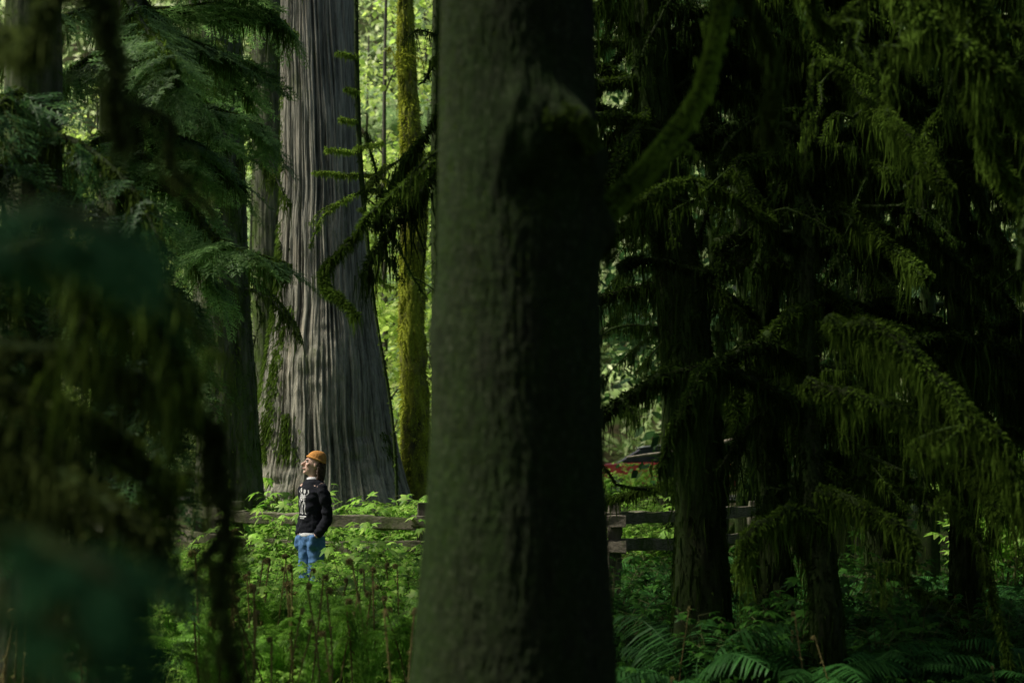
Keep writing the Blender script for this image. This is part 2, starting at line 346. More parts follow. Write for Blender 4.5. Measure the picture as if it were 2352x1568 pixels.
# ------------------------------------------------------------ other trunks in the clearing
def simple_tree(label,pts,rad,mat,K=96,amp=.02,cells=26,zf=.8,flare=.25,seed=1,mossn=0,mossmat=None,limbs=(),group=None,crown=None,Ltrunk=0,mossL=.4,crownmat=None,rows=160,nb=24,fzL=.07,fzw=.018,hw=.02,lowa=.14,bulges=(),warp=1.0,limbmat=None):
    base=np.array([pts[0][0],pts[0][1],float(gz(pts[0][0],pts[0][1]))]); t=tree_obj(label,base,group=group)
    rng=np.random.RandomState(seed); a=MB(); mo=MB(); cr=MB(); w=MB()
    pts=[(pts[0][0],pts[0][1],base[2]-.1)]+[tuple(p) for p in pts[1:]]
    P,R,V=trunk(a,pts,rad,K,amp,cells,zf,flare,seed,rows=rows,lowa=lowa,bulges=bulges,warp=warp)
    if mossn: fuzz(mo,P,R*1.04,mossn,fzL,fzw,0,rng)
    if Ltrunk:
        i=rng.randint(0,len(V),Ltrunk); L=mossL*rng.rand(Ltrunk)**2+.05
        Vv,Fq=hang(V[i],L,hw*(.5+rng.rand(Ltrunk)),rng); mo.add(Vv,Fq)
    for L in limbs:
        limb(w,mo,L['p'],L.get('r0',.03),L.get('r1',.012),L.get('L',mossL),L.get('dens',8),L.get('fz',260),L.get('n',nb),L.get('w',.016),0,L.get('mi',0),rng,L.get('side',3),L.get('fl',.05),L.get('sideL',1.0))
    if crown: upper_crown(cr,*crown,rng=rng)
    finish_tree(t,base,[('trunk',a,[mat],True),('branches',w,[mat],True),('hanging_moss',mo,[mossmat or M_moss_mid,limbmat or M_moss_limb],False),('crown',cr,[crownmat or M_canopy],False)])
    return t,P
def rand_limbs(P,R,n,rng,zlo=1.2,zhi=7,length=(.8,2.4),L=.45,r=.03,arch=False,crook=False):
    out=[]
    for _ in range(n):
        z=zlo+(zhi-zlo)*rng.rand(); i=int(np.argmin(abs(P[:,2]-z))); a=rng.rand()*6.283
        d=np.array([math.cos(a),math.sin(a)*.8,0.])
        if arch: d=nrm(np.array([.8 if rng.rand()<.72 else -.7,.3-.9*rng.rand(),0]))
        if crook: d=nrm(np.array([1 if rng.rand()<.6 else -1,-.2-.8*rng.rand(),0]))
        l=length[0]+(length[1]-length[0])*rng.rand(); s=P[i]+0*d
        up=.15*rng.normal()+.05
        if crook:
            sl=.5*rng.normal()-.25
            p=[s]+[s+d*l*q+np.array([0,0,sl*l*q])+.09*l*rng.normal(size=3) for q in (.2,.4,.6,.8)]+[s+d*l+np.array([0,0,sl*l-.1*l])]
        elif arch: p=[s,s+d*l*.3+np.array([0,0,.10*l]),s+d*l*.55+np.array([0,0,.02*l])+.04*l*rng.normal(size=3),s+d*l*.8+np.array([.03*rng.normal(),0,-.2*l])+.04*l*rng.normal(size=3),s+d*l+np.array([0,0,-.5*l])]
        else: p=[s,s+d*l*.33+np.array([0,0,up*l*.3]),s+d*l*.7+np.array([.05*rng.normal(),0,(up-.35)*l*.6]),s+d*l+np.array([0,0,(up-.9)*l*.7])]
        out.append({'p':p,'r0':r*(.6+.6*rng.rand()),'r1':.012,'L':L*(.6+.8*rng.rand()),'side':2})
        if arch: out[-1].update(fz=1100,dens=9,n=40,w=.015,mi=int(rng.rand()<.3),side=.9,fl=.045)
        if crook: out[-1].update(fz=1900,dens=8,n=26,w=.013,mi=int(rng.rand()<.7),side=1.2,L=.28,fl=.038,sideL=1.7)
    return out
D=26
simple_tree('tall straight fir trunk with rough grey-brown bark behind the cedar',[loc(612,1270,D),loc(620,900,D),loc(614,400,D),loc(610,0,D),loc(608,-500,D)],[.34,.30,.275,.26,.22],M_fir,128,.03,22,1.3,.2,11,2600,crown=(loc(612,0,D)[0],D,11,17,3,12,36,.5))
D=18.5
pp_=[loc(530,1380,D),loc(520,1000,D),loc(505,600,D),loc(495,200,D),loc(490,-350,D)]
simple_tree('thick dark conifer trunk with rough bark and mossy drooping limbs',pp_,[.46,.38,.35,.33,.29],M_fir,128,.035,22,1.0,.3,12,3500,M_moss_mid,rand_limbs(smooth_path(pp_,60),None,14,np.random.RandomState(77),2.6,7.5,(.5,1.3),.5,.03),Ltrunk=3000,mossL=.6,crown=(loc(495,0,D)[0]-1,D,9.5,15,3.4,16,40,.5))
D=22.5
lim=[{'p':[loc(978,690,D),loc(960,640,D-.1),loc(940,590,D-.2),loc(925,540,D-.3)],'r0':.05,'r1':.02,'L':.15,'mi':0,'side':1},
     {'p':[loc(935,470,D),loc(895,420,D-.4),loc(850,400,D-.8),loc(815,415,D-1)],'r0':.03,'r1':.012,'L':.2,'side':2},
     {'p':[loc(930,220,D),loc(915,130,D),loc(930,40,D),loc(950,-60,D)],'r0':.04,'r1':.02,'L':.2}]
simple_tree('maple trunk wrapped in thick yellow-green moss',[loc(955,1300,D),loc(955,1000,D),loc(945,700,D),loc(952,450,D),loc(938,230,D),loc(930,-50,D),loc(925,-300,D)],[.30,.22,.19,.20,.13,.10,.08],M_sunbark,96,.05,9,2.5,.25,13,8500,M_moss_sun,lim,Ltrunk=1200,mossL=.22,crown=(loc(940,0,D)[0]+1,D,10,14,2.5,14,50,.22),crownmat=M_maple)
D=24
simple_tree('slim young trunk with bark painted shade-dark and thin moss',[loc(1010,1290,D),loc(1008,800,D),loc(1004,400,D),loc(1006,-100,D)],[.13,.11,.10,.07],M_mossbark,48,.02,9,2,.2,14,1500,M_moss_dark,mossL=.2,crown=(loc(1000,0,D)[0]+.8,D,10,14,2,14,50,.22),crownmat=M_maple)
D=19.5; rng=np.random.RandomState(15)
lim=[]
for (x0,x1,y) in ((820,722,395),(822,748,342),(818,780,272),(822,778,122),(825,880,330),(822,795,205)):
    lim.append({'p':[loc(822,y+8,D),loc((x0+x1)/2,y+4,D-.1),loc(x1,y,D-.25)],'r0':.022,'r1':.012,'L':.12,'dens':18,'side':1,'w':.016,'mi':1,'fz':600})
lim+= [{'p':[loc(830,440,D),loc(790,460,D-.2),loc(740,500,D-.4),loc(712,570,D-.6)],'r0':.016,'r1':.006,'L':.10,'mi':1,'side':1},
       {'p':[loc(830,440,D),loc(870,400,D),loc(915,370,D),loc(935,350,D)],'r0':.03,'r1':.01,'L':.25,'mi':0},
       {'p':[loc(832,430,D),loc(870,440,D),loc(925,440,D+.3)],'r0':.05,'r1':.012,'L':.3,'mi':0},
       {'p':[loc(840,300,D),loc(870,420,D),loc(885,500,D),loc(930,600,D),loc(975,680,D+.5)],'r0':.018,'r1':.010,'L':.12,'mi':0,'side':1},
       {'p':[loc(865,450,D),loc(862,560,D),loc(870,640,D),loc(905,660,D)],'r0':.012,'r1':.005,'L':.14,'mi':1,'side':1}]
simple_tree('slim dead snag with mossy shelf-like stubs beside the cedar',[loc(915,1330,D),loc(905,1000,D),loc(860,700,D),loc(834,450,D),loc(822,250,D),loc(818,0,D),loc(815,-250,D)],[.02,.02,.02,.035,.035,.03,.02],M_mossbark,20,.006,6,2,.2,16,600,M_moss_mid,lim,mossL=.12,rows=80,fzL=.03,limbmat=M_moss_bright)
# ------------------------------------------------------------ big shaded trunk close by
D=5.0
lim=[{'p':[loc(1340,540,5.05),loc(1410,470,5.05),loc(1480,390,5.1),loc(1535,335,5.1),loc(1590,230,5.1),loc(1642,110,5.1),loc(1660,0,5.1),loc(1672,-120,5.1)],'r0':.038,'r1':.018,'L':.04,'dens':20,'fz':6500,'side':1.2,'fl':.017,'w':.009,'mi':1,'sideL':.6},
     {'p':[loc(1672,-60,5.1),loc(1735,30,5.1),loc(1765,120,5.2),loc(1778,220,5.2),loc(1765,330,5.3)],'r0':.020,'r1':.010,'L':.14,'dens':22,'fz':3600,'side':.6,'fl':.020,'w':.009,'mi':0},
     {'p':[loc(1365,500,5.1),loc(1385,540,5.1),loc(1400,600,5.1)],'r0':.03,'r1':.012,'L':.3,'dens':14,'fz':700,'side':3,'fl':.03},
     {'p':[loc(1240,320,4.76),loc(1270,270,4.70),loc(1318,268,4.68),loc(1352,300,4.68),loc(1380,345,4.70)],'r0':.048,'r1':.022,'L':0,'dens':16,'fz':9000,'side':0,'fl':.012,'w':.008,'mi':0}]
bl=[(loc(1210,270,4.74),.12,.06),(loc(1290,300,4.76),.11,.09),(loc(1340,380,4.85),.10,.06),(loc(1170,360,4.76),.09,.02),(loc(1225,430,4.76),.07,-.05),(loc(1368,520,5.0),.10,.05),(loc(1010,760,4.95),.12,.02)]
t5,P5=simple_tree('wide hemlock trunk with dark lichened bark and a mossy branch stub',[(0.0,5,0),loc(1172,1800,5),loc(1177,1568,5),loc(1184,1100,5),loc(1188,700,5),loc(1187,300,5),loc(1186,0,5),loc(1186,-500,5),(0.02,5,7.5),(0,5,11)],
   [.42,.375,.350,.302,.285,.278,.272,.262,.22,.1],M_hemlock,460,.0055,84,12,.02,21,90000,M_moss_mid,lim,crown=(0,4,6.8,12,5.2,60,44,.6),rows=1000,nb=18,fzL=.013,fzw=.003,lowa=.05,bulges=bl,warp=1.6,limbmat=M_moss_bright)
# ------------------------------------------------------------ mossy trees on the shaded side
right=[
 dict(label='leaning dark trunk draped with hanging moss',pts=[loc(1612,1480,11),loc(1610,1250,11),loc(1600,950,11),loc(1560,650,11),loc(1510,300,11),loc(1490,0,11),loc(1480,-350,11)],rad=[.24,.19,.17,.16,.155,.15,.13],n=6,seed=31,arch=9,
   lim=[[loc(1590,830,11),loc(1540,850,10.9),loc(1480,900,10.8),loc(1410,945,10.8)],[loc(1500,250,11),loc(1440,330,10.6),loc(1400,420,10.4),loc(1385,480,10.3)]]),
 dict(label='slender moss-hung trunk with long diagonal branches',pts=[loc(1780,1440,12),loc(1775,1200,12),loc(1765,900,12),loc(1750,500,12),loc(1738,0,12),loc(1730,-350,12)],rad=[.15,.12,.11,.10,.095,.09],n=4,seed=32,arch=13,
   lim=[[loc(1745,350,12),loc(1800,380,11.5),loc(1880,440,11),loc(1990,520,10.5),loc(2140,640,10)],
        [loc(1765,780,12),loc(1880,750,11),loc(2010,790,10),loc(2150,880,9.5),loc(2280,1010,9),loc(2390,1150,8.5)],
        [loc(1770,880,12),loc(1900,880,11),loc(2040,950,10.5),loc(2200,1050,10),loc(2300,1180,9.7)],
        [loc(1560,335,11.5),loc(1650,328,11.8),loc(1740,345,12)]]),
 dict(label='mossy conifer with heavy bare drooping limbs',pts=[loc(2030,1420,13.5),loc(2020,1100,13.5),loc(2000,700,13.5),loc(1985,300,13.5),loc(1970,-50,13.5),loc(1965,-350,13.5)],rad=[.16,.12,.115,.11,.10,.09],n=4,seed=33,arch=13,
   lim=[[loc(1880,-40,12),loc(1900,90,11),loc(1960,200,10.5),loc(2070,300,9.5),loc(2175,435,9)],[loc(1995,600,13),loc(2070,700,12),loc(2160,830,11.5),loc(2200,1000,11)],[loc(2000,1050,13),loc(1950,1045,12.3),loc(1890,1050,12)]]),
 dict(label='mossy tree with thick arching limbs and moss beards',pts=[loc(2480,1560,8),loc(2470,1100,8),loc(2440,600,8),loc(2420,200,8),loc(2400,-150,8),loc(2375,-400,8)],rad=[.2,.15,.14,.13,.12,.10],n=2,seed=35,arch=0,
   lim=[[loc(2052,-60,7.2),loc(2100,40,7.1),loc(2230,120,7),loc(2300,190,7),loc(2380,300,7.2),loc(2430,400,7.8)],[loc(2430,500,8),loc(2330,430,7.7),loc(2260,330,7.5),loc(2230,200,7.4)],
        [loc(2200,-60,7.4),loc(2260,60,7.4),loc(2310,170,7.4),loc(2400,260,7.6)],
        [loc(1900,740,8.6),loc(2030,770,8.4),loc(2150,880,8.2),loc(2270,1000,8),loc(2340,1120,8),loc(2400,1250,8)],
        [loc(1850,880,9),loc(1980,920,8.8),loc(2100,960,8.6),loc(2220,1040,8.3),loc(2330,1130,8.1),loc(2440,1200,8)]]),
 dict(label='low leaning mossy trunk with beards to the ground',pts=[loc(1900,1470,10),loc(1890,1300,10),loc(1860,1000,10.3),loc(1850,600,10.6),loc(1870,200,11),loc(1880,-300,11)],rad=[.13,.08,.065,.06,.055,.05],n=4,seed=36,arch=10,
   lim=[[loc(1880,1130,10),loc(1960,1160,9.8),loc(2050,1200,9.6),loc(2110,1260,9.5)],[loc(1885,1200,10),loc(1800,1180,9.9),loc(1730,1230,9.8),loc(1700,1300,9.8)],[loc(1870,700,10.5),loc(1780,760,10.3),loc(1700,880,10.2),loc(1680,1000,10.2)]]),
 dict(label='thin moss-laden sapling with arching limbs',pts=[loc(2220,1450,12),loc(2215,1100,12),loc(2200,600,12),loc(2190,100,12),loc(2185,-300,12)],rad=[.13,.10,.09,.08,.07],n=3,seed=38,arch=10,lim=[]),
]
for q in right:
    rng=np.random.RandomState(q['seed']); P=smooth_path(q['pts'],80)
    L=rand_limbs(P,None,q['n'],rng,3.2 if q['seed']==31 else 2.4,6.8,(.7,2.0),.42,.03)
    if q['seed'] not in (31,35): L+=rand_limbs(P,None,3,rng,1.2,2.6,(.5,1.2),.45,.02)
    L+=rand_limbs(P,None,q['arch'],rng,2.9 if q['seed']==31 else 1.5,6.6,(1.4,3.0),.75,.045,True)
    L+=rand_limbs(P,None,8,rng,3.0 if q['seed'] in (31,35) else 1.8,6.2,(1.2,2.8),.16,.04,False,True)
    for k_,pl in enumerate(q['lim']): L.append({'p':pl,'r0':.050,'r1':.026,'L':.45,'dens':11,'fz':1800,'n':34,'w':.015,'mi':1,'fl':.042,'side':1.4})
    tx,ty=q['pts'][0][0],q['pts'][0][1]
    simple_tree(q['label'],q['pts'],q['rad'],M_mossbark,64,.02,10,1.6,.2,q['seed'],3000,M_moss_dark,L,Ltrunk=2200,mossL=.6,crown=(tx+.5,ty,7.2,12,3.6,50,42,.6),fzL=.045,fzw=.014)
gl='shaded moss-hung conifers deeper in the forest'
for n_,(u,D) in enumerate([(1520,24),(1700,20),(1930,22),(2120,19),(2290,22),(1830,28),(1650,27),(2030,26)]):
    rng=np.random.RandomState(50+n_); x=(u-1176)/F*D; b=float(gz(x,D)); pts=[(x,D,b),(x+.1,D,3),(x+.1*rng.normal(),D,7),(x,D,12)]
    base=np.array([x,D,b]); t=tree_obj('dark conifer trunk with mossy drooping boughs',base,group=gl)
    a=MB();w=MB();mo=MB();lf=MB(); P,R,V=trunk(a,pts,[.13,.10,.09,.05],32,.015,10,1.5,.2,50+n_,rows=60)
    for _ in range(26 if n_ else 10):
        z=1.3+7.4*rng.rand(); 
        if n_ in (0,6) and z<3.6: z+=2.6
        i=int(np.argmin(abs(P[:,2]-z))); an=rng.rand()*6.283; dd=np.array([math.cos(an),math.sin(an)*.7,0]); l=1+1.8*rng.rand()
        p=[P[i],P[i]+dd*l*.5+np.array([0,0,-.05]),P[i]+dd*l+np.array([0,0,-.45*l])]
        conifer_limb(w,mo,lf,p,.03,.5,3,rng,.8,0,11)
    upper_crown(lf,x,D,9,14,2.8,14,30,.5,rng=rng)
    finish_tree(t,base,[('trunk',a,[M_mossbark],True),('branches',w,[M_mossbark],True),('hanging_moss',mo,[M_moss_dark],False),('crown',lf,[M_con],False)])
# ------------------------------------------------------------ left conifers
def conifer(label,base,pts,rad,limbs,seed,sc=.5,n=18,mat=M_con,mossmat=M_moss_mid,mossL=.35,crown=None,trunkfuzz=1500,mdens=7):
    rng=np.random.RandomState(seed); t=tree_obj(label,base); a=MB();w=MB();mo=MB();lf=MB()
    P,R,V=trunk(a,pts,rad,64,.02,16,1.2,.3,seed,rows=100); fuzz(mo,P,R,trunkfuzz,.06,.016,0,rng)
    for pl in limbs: conifer_limb(w,mo,lf,pl,.03,sc,n,rng,mossL,0,mdens)
    up=MB()
    if crown: upper_crown(up,*crown,rng=rng)
    finish_tree(t,base,[('trunk',a,[M_fir],True),('branches',w,[M_mossbark],True),('hanging_moss',mo,[mossmat],False),('crown',lf,[mat],False),('upper_crown',up,[M_canopy],False)])
D=12; x=loc(270,1000,D)[0]
L=[[loc(285,-60,12),loc(380,60,12),loc(480,110,12),loc(590,150,12.2)],
   [loc(280,120,12),loc(350,190,11.8),loc(430,230,11.6),loc(560,270,11.5),loc(605,300,11.5)],
   [loc(280,20,12),loc(400,20,12.5),loc(520,10,13),loc(640,60,13.5)],
   [loc(300,-120,12),loc(430,-60,12.5),loc(560,-30,13),loc(680,80,13.5)],
   [loc(280,200,12),loc(380,300,12),loc(470,340,12.2),loc(560,430,12.5)],
   [loc(280,300,12),loc(340,370,11.6),loc(440,372,11.3)],
   [loc(280,380,12),loc(420,460,11.5),loc(490,540,11.2),loc(560,575,11),loc(660,605,11)],
   [loc(280,480,12),loc(390,520,12.5),loc(470,620,13),loc(510,690,13)],
   [loc(280,600,12),loc(360,640,12),loc(430,700,12),loc(470,780,12)],
   [loc(270,100,12),loc(180,150,11.6),loc(80,250,11.3),loc(0,330,11)],
   [loc(270,0,12),loc(200,20,11.5),loc(100,60,11),loc(-20,130,11)],
   [loc(270,300,12),loc(200,340,11.5),loc(140,420,11.3),loc(60,520,11)],
   [loc(270,700,12),loc(330,760,11.5),loc(400,800,11.3),loc(440,880,11)],
   [loc(270,650,12),loc(180,700,11.5),loc(90,790,11)],
   [loc(285,150,12),loc(350,240,12.8),loc(450,300,13.5),loc(540,330,14)],
   [loc(285,-20,12),loc(330,60,11),loc(380,120,10.3),loc(410,200,10)],
   [loc(285,60,12),loc(420,90,13),loc(520,150,14),loc(580,240,14.5)],
   [loc(285,90,12),loc(360,150,13.4),loc(430,190,14.2),loc(500,260,15)],
   [loc(285,220,12),loc(350,330,13),loc(430,420,13.8),loc(500,500,14.2)]]
conifer('conifer with drooping green boughs, light painted in, and hanging moss',np.array([x,D,0]),[(x,D,-.1),(x,D,3),(x-.05,D,6),(x,D,12)],[.24,.19,.17,.1],L,61,.56,24,mat=M_con_lit,crown=(x-1.2,D-.5,7.2,13,4.0,22,42,.6),mossL=.6,mossmat=M_moss_limb,mdens=14)
D=9; x=loc(60,1000,D)[0]
L=[[loc(70,300+120*q,9),loc(180,330+125*q,8.6),loc(300,430+120*q,8.3),loc(370+20*(q%3),560+110*q,8)] for q in range(0,8)]
L+=[[loc(60,200+150*q,9),loc(0,240+150*q,8.4),loc(-60,340+150*q,8)] for q in range(7)]
conifer('dark shaded conifer with long moss-covered limbs',np.array([x,D,0]),[(x,D,-.1),(x,D,3),(x-.05,D,6),(x,D,11)],[.22,.18,.16,.1],L,62,.5,12,mat=M_con,mossmat=M_moss_mid,mossL=.7,crown=(x-.8,D-1,6.8,12,4.0,50,44,.6),mdens=12)
D=3.6; x=-1.75; rng=np.random.RandomState(63)
base=np.array([x,D,0]); t=tree_obj('close mossy tree with brownish moss drapes on low limbs',base); a=MB();w=MB();mo=MB();up=MB()
trunk(a,[(x,D,-.1),(x,D,2.5),(x,D,5),(x,D,9)],[.2,.16,.14,.08],48,.015,10,1.5,.3,63,rows=60)
for pl,mi_ in (([(x,D,2.0),loc(60,560,3.5),loc(180,620,3.4),loc(290,700,3.4),loc(380,800,3.4),loc(420,900,3.4)],1),
           ([(x,D,1.8),loc(50,800,3.5),loc(250,850,3.5),loc(380,920,3.6),loc(470,980,3.7),loc(520,1110,3.7),loc(515,1350,3.7),loc(550,1620,3.7)],0),
           ([(x,D,1.7),loc(50,900,3.7),loc(200,970,3.8),loc(330,1060,3.9),loc(390,1180,3.9)],1),
           ([(x,D,1.5),loc(30,1050,3.5),loc(180,1130,3.4),loc(310,1200,3.3),loc(390,1330,3.3)],0),
           ([(x,D,2.9),loc(-20,60,3.4),loc(70,130,3.3),loc(110,20,3.2),loc(140,-80,3.2)],0),
           ([(x,D,1.35),loc(30,1200,3.5),loc(150,1300,3.4),loc(300,1400,3.3)],0),
           ([(x,D,3.3),loc(100,-80,3.6),loc(225,-20,3.6),loc(255,120,3.6),loc(290,330,3.6)],0)):
    top=pl[-1][2]>2.4; far=len(pl)==8
    limb(w,mo,pl,.028,.010,.10 if top else (.2 if far else .42),16,900,26,.010,0,mi_,rng,1.5 if top else (2 if far else 5),.03,.45 if far else .8)
upper_crown(up,x-.5,D-.5,5.2,10,4,60,42,.6,rng=rng)
finish_tree(t,base,[('trunk',a,[M_mossbark],True),('branches',w,[M_mossbark],True),('hanging_moss',mo,[M_moss_drape,M_moss_mid],False),('crown',up,[M_canopy],False)])
x,D=-1.25,1.5; rng=np.random.RandomState(64); base=np.array([x,D,0]); t=tree_obj('close young conifer with soft blue-green boughs',base); a=MB();w=MB();mo=MB();lf=MB()
trunk(a,[(x,D,-.1),(x,D,1.5),(x,D,3),(x,D,5.2)],[.09,.075,.06,.02],32,.006,8,1.5,.2,64,rows=40)
for pl in ([(x,D,2.0),loc(-100,480,1.4),loc(80,480,1.35),loc(210,510,1.3),loc(320,590,1.3)],
           [(x,D,1.95),loc(-100,580,1.45),loc(80,560,1.4),loc(240,600,1.4)],
           [(x,D,1.6),loc(-50,1220,1.4),loc(100,1260,1.35),loc(230,1310,1.3),loc(310,1410,1.3)],
           [(x,D,1.55),loc(-50,1400,1.4),loc(100,1430,1.35),loc(260,1500,1.3),loc(340,1600,1.3)]):
    conifer_limb(w,mo,lf,pl,.008,.13,15,rng,0)
for _ in range(14):
    z=2.8+2.2*rng.rand(); an=rng.rand()*6.283; l=.7*(1.25-(z-2.4)/2.9); dd=np.array([math.cos(an),math.sin(an),0])
    p0=np.array([x,D,z]); conifer_limb(w,mo,lf,[p0,p0+dd*l*.5,p0+dd*l+np.array([0,0,-.15])],.01,.3,8,rng,0)
finish_tree(t,base,[('trunk',a,[M_mossbark],True),('branches',w,[M_mossbark],True),('crown',lf,[M_con_near],False)])
# ------------------------------------------------------------ trees around the clearing (lit background)
rng=np.random.RandomState(80)
gb='sunlit leafy trees beyond the clearing'
spots=[(640,50),(590,44),(880,31),(840,40),(960,40),(1015,34),(1080,40),(1150,48),(760,54),(1000,52),(350,50),(200,44),(910,47)]
for n_,(u,D) in enumerate(spots):
    x=(u-1176)/F*D; b=float(gz(x,D)); base=np.array([x,D,b]); con=n_ in (0,3,4,6,8,10)
    t=tree_obj('sunlit conifer with drooping sprays, sun paleness painted in' if con else 'maple with bright yellow-green spring leaves',base,group=gb)
    a=MB();lf=MB(); H=9+5*rng.rand(); trunk(a,[(x,D,b-.1),(x+.2*rng.normal(),D,b+4),(x+.3*rng.normal(),D,b+8),(x,D,b+H+3)],[.08,.06,.045,.02],16,.015,8,1.5,.2,80+n_,rows=40)
    if con:
        N=130; z=.6+(H+1)*rng.rand(N)**.9; an=rng.rand(N)*6.283; q=(2.3*(1.1-z/(H+3)))*(.35+.65*rng.rand(N))
        Pp=np.stack([x+q*np.cos(an),D+q*np.sin(an),b+z],-1); Dd=np.stack([np.cos(an),np.sin(an),-.5+0*an],-1)
        for s in range(3): inst(lf,SPR[s],Pp[s::3],Dd[s::3]+.3*rng.normal(size=Dd[s::3].shape),1.15,0,.4,rng)
        for k_ in range(16):
            i_=rng.randint(N); V,Fq=tube(np.array([[x,D,b+z[i_]],(np.array([x,D,b+z[i_]])+Pp[i_])/2+[0,0,.1],Pp[i_]]),[.025,.015,.008],5); a.add(V,Fq)
    else:
        N=56; z=.8+H*rng.rand(N); an=rng.rand(N)*6.283; q=2.6*np.sqrt(rng.rand(N))
        Pp=np.stack([x+q*np.cos(an),D+q*np.sin(an),b+z],-1); blob_leaves(lf,Pp,np.full(N,.8),110,.13,0,.3,.5,rng,(.4,1,.8,.05),.8)
        for k_ in range(16):
            V,Fq=tube(np.array([[x,D,b+max(.5,z[k_]-1.2)],(np.array([x,D,b+z[k_]])+Pp[k_])/2,Pp[k_]]),[.025,.015,.006],5); a.add(V,Fq)
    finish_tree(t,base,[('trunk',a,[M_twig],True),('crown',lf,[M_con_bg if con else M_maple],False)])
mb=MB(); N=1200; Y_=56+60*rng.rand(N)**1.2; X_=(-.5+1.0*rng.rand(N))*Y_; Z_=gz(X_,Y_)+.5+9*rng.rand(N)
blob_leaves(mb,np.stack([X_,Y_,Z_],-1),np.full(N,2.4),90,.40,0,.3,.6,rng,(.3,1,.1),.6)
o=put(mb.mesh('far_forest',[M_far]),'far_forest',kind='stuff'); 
mb=MB(); N=440; X_=2.6+24*rng.rand(N)**1.2; Y_=28+9*rng.rand(N); Z_=gz(X_,Y_)+.2+13*rng.rand(N)
ok=~((X_/Y_>.055)&(X_/Y_<.115)&(Z_<3.6)); X_,Y_,Z_=X_[ok],Y_[ok],Z_[ok]
blob_leaves(mb,np.stack([X_,Y_,Z_],-1),np.full(len(X_),1.2),80,.24,0,.3,.6,rng,(.3,1,.1),.6)
o=put(mb.mesh('forest_edge_thicket',[M_con]),'forest_edge_thicket',kind='stuff')
def palm_leaf(rng,P,D,s,mb,mi=0):
    N=len(P); up=nrm(np.array([0,0,1.])+.35*rng.normal(size=(N,3))); X=nrm(D-up*(D*up).sum(1,keepdims=True)); Y=np.cross(up,X)
    for an,l in ((0,1),(.75,.85),(-.75,.85),(1.6,.6),(-1.6,.6)):
        d=X*math.cos(an)+Y*math.sin(an); C=P[:,None,:]+d[:,None,:]*(np.array([0,.5,1.])[None,:,None]*l*s[:,None,None]); C[...,2]-=np.array([0,.02,.12])[None]*s[:,None]*2
        V,Fq=strips(C,s[:,None]*np.array([.16,.42,.04])[None]*l,nrm(np.cross(up,d))); mb.add(V,Fq,mi)
# ------------------------------------------------------------ unseen forest behind & beside the standpoint, added to block skylight
mb=MB(); rng=np.random.RandomState(90)
def box(n,x0,x1,y0,y1,z0,z1): return np.stack([x0+(x1-x0)*rng.rand(n),y0+(y1-y0)*rng.rand(n),z0+(z1-z0)*rng.rand(n)],-1)
cc=np.vstack([box(90,-15,15,-10,-5,0,9),box(30,-15,-9,-6,10,0,8),box(60,9,16,-6,18,0,9)])
blob_leaves(mb,cc,np.full(len(cc),1.6),44,.6,0,.3,.8,rng,wr=.6)
put(mb.mesh('unseen_shade_foliage',[M_canopy]),'unseen_shade_foliage',kind='stuff')  # leaf blobs out of view, added to hold back skylight
for n_,(x,y) in enumerate([(-4,-2.5),(4,-2),(5.5,3),(0,-3.5),(6,7.5)]):  # out-of-view trees added to shade the foreground
    base=np.array([x,y,float(gz(x,y))]); t=tree_obj('tall unseen conifer added for its shade',base,group='unseen conifers added for shade'); a=MB();lf=MB()
    trunk(a,[(x,y,-.1),(x,y,4),(x,y,8),(x,y,13)],[.3,.24,.2,.08],32,.02,10,1.2,.3,90+n_,rows=40); upper_crown(lf,x,y,6.5 if y<5 else 7,12,4.8,110,44,.6,rng=rng)
    finish_tree(t,base,[('trunk',a,[M_hemlock],True),('crown',lf,[M_canopy],False)])
# ------------------------------------------------------------ ferns, shrubs, fiddleheads
def fern_mesh(seed,mat,n=10,L0=.8,fine=False,up=.9,out_=.75):
    rng=np.random.RandomState(seed); mb=MB()
    for k_ in range(n):
        a=6.283*k_/n+.4*rng.normal(); L=L0*(.7+.5*rng.rand()); tt=np.linspace(0,1,10); el=up*(.8+.4*rng.rand())
        rad=L*(tt*out_*(.6+.4*tt)); zz_=L*el*(tt-.62*tt**2.2); hx,hy=math.cos(a),math.sin(a)
        C=np.stack([rad*hx,rad*hy,zz_],-1); V,Fq=tube(C,np.linspace(.006,.002,10),4); mb.add(V,Fq,0)
        m=24 if not fine else 17; s=np.linspace(.14,.99,m); R=np.stack([np.interp(s,tt,C[:,q]) for q in range(3)],-1)
        T=nrm(np.gradient(R,axis=0)); S_=nrm(np.cross(T,[0,0,1.])); ln=L*.2*np.sin(np.pi*np.clip(s*.93+.05,0,1))**.7+.01
        if fine: ln*=1.15
        for sg in (-1,1):
            Dd=nrm(S_*sg+T*.35+np.array([0,0,-.18])+.06*rng.normal(size=R.shape))
            V,Fq=blades(R,Dd,ln,.02 if not fine else .007,(.9,.8,.1),.25,.15,rng); mb.add(V,Fq,0)
            if fine:
                for q in np.linspace(.12,.9,7):
                    for s2 in (-1,1):
                        pr=R+Dd*(ln*q)[:,None]; pd=nrm(Dd*.5+s2*T*.9)
                        V,Fq=blades(pr,pd,ln*.34*(1.1-q),.014,(1,.2),.1,.2,rng); mb.add(V,Fq,0)
    return mb.mesh('fern',[mat])
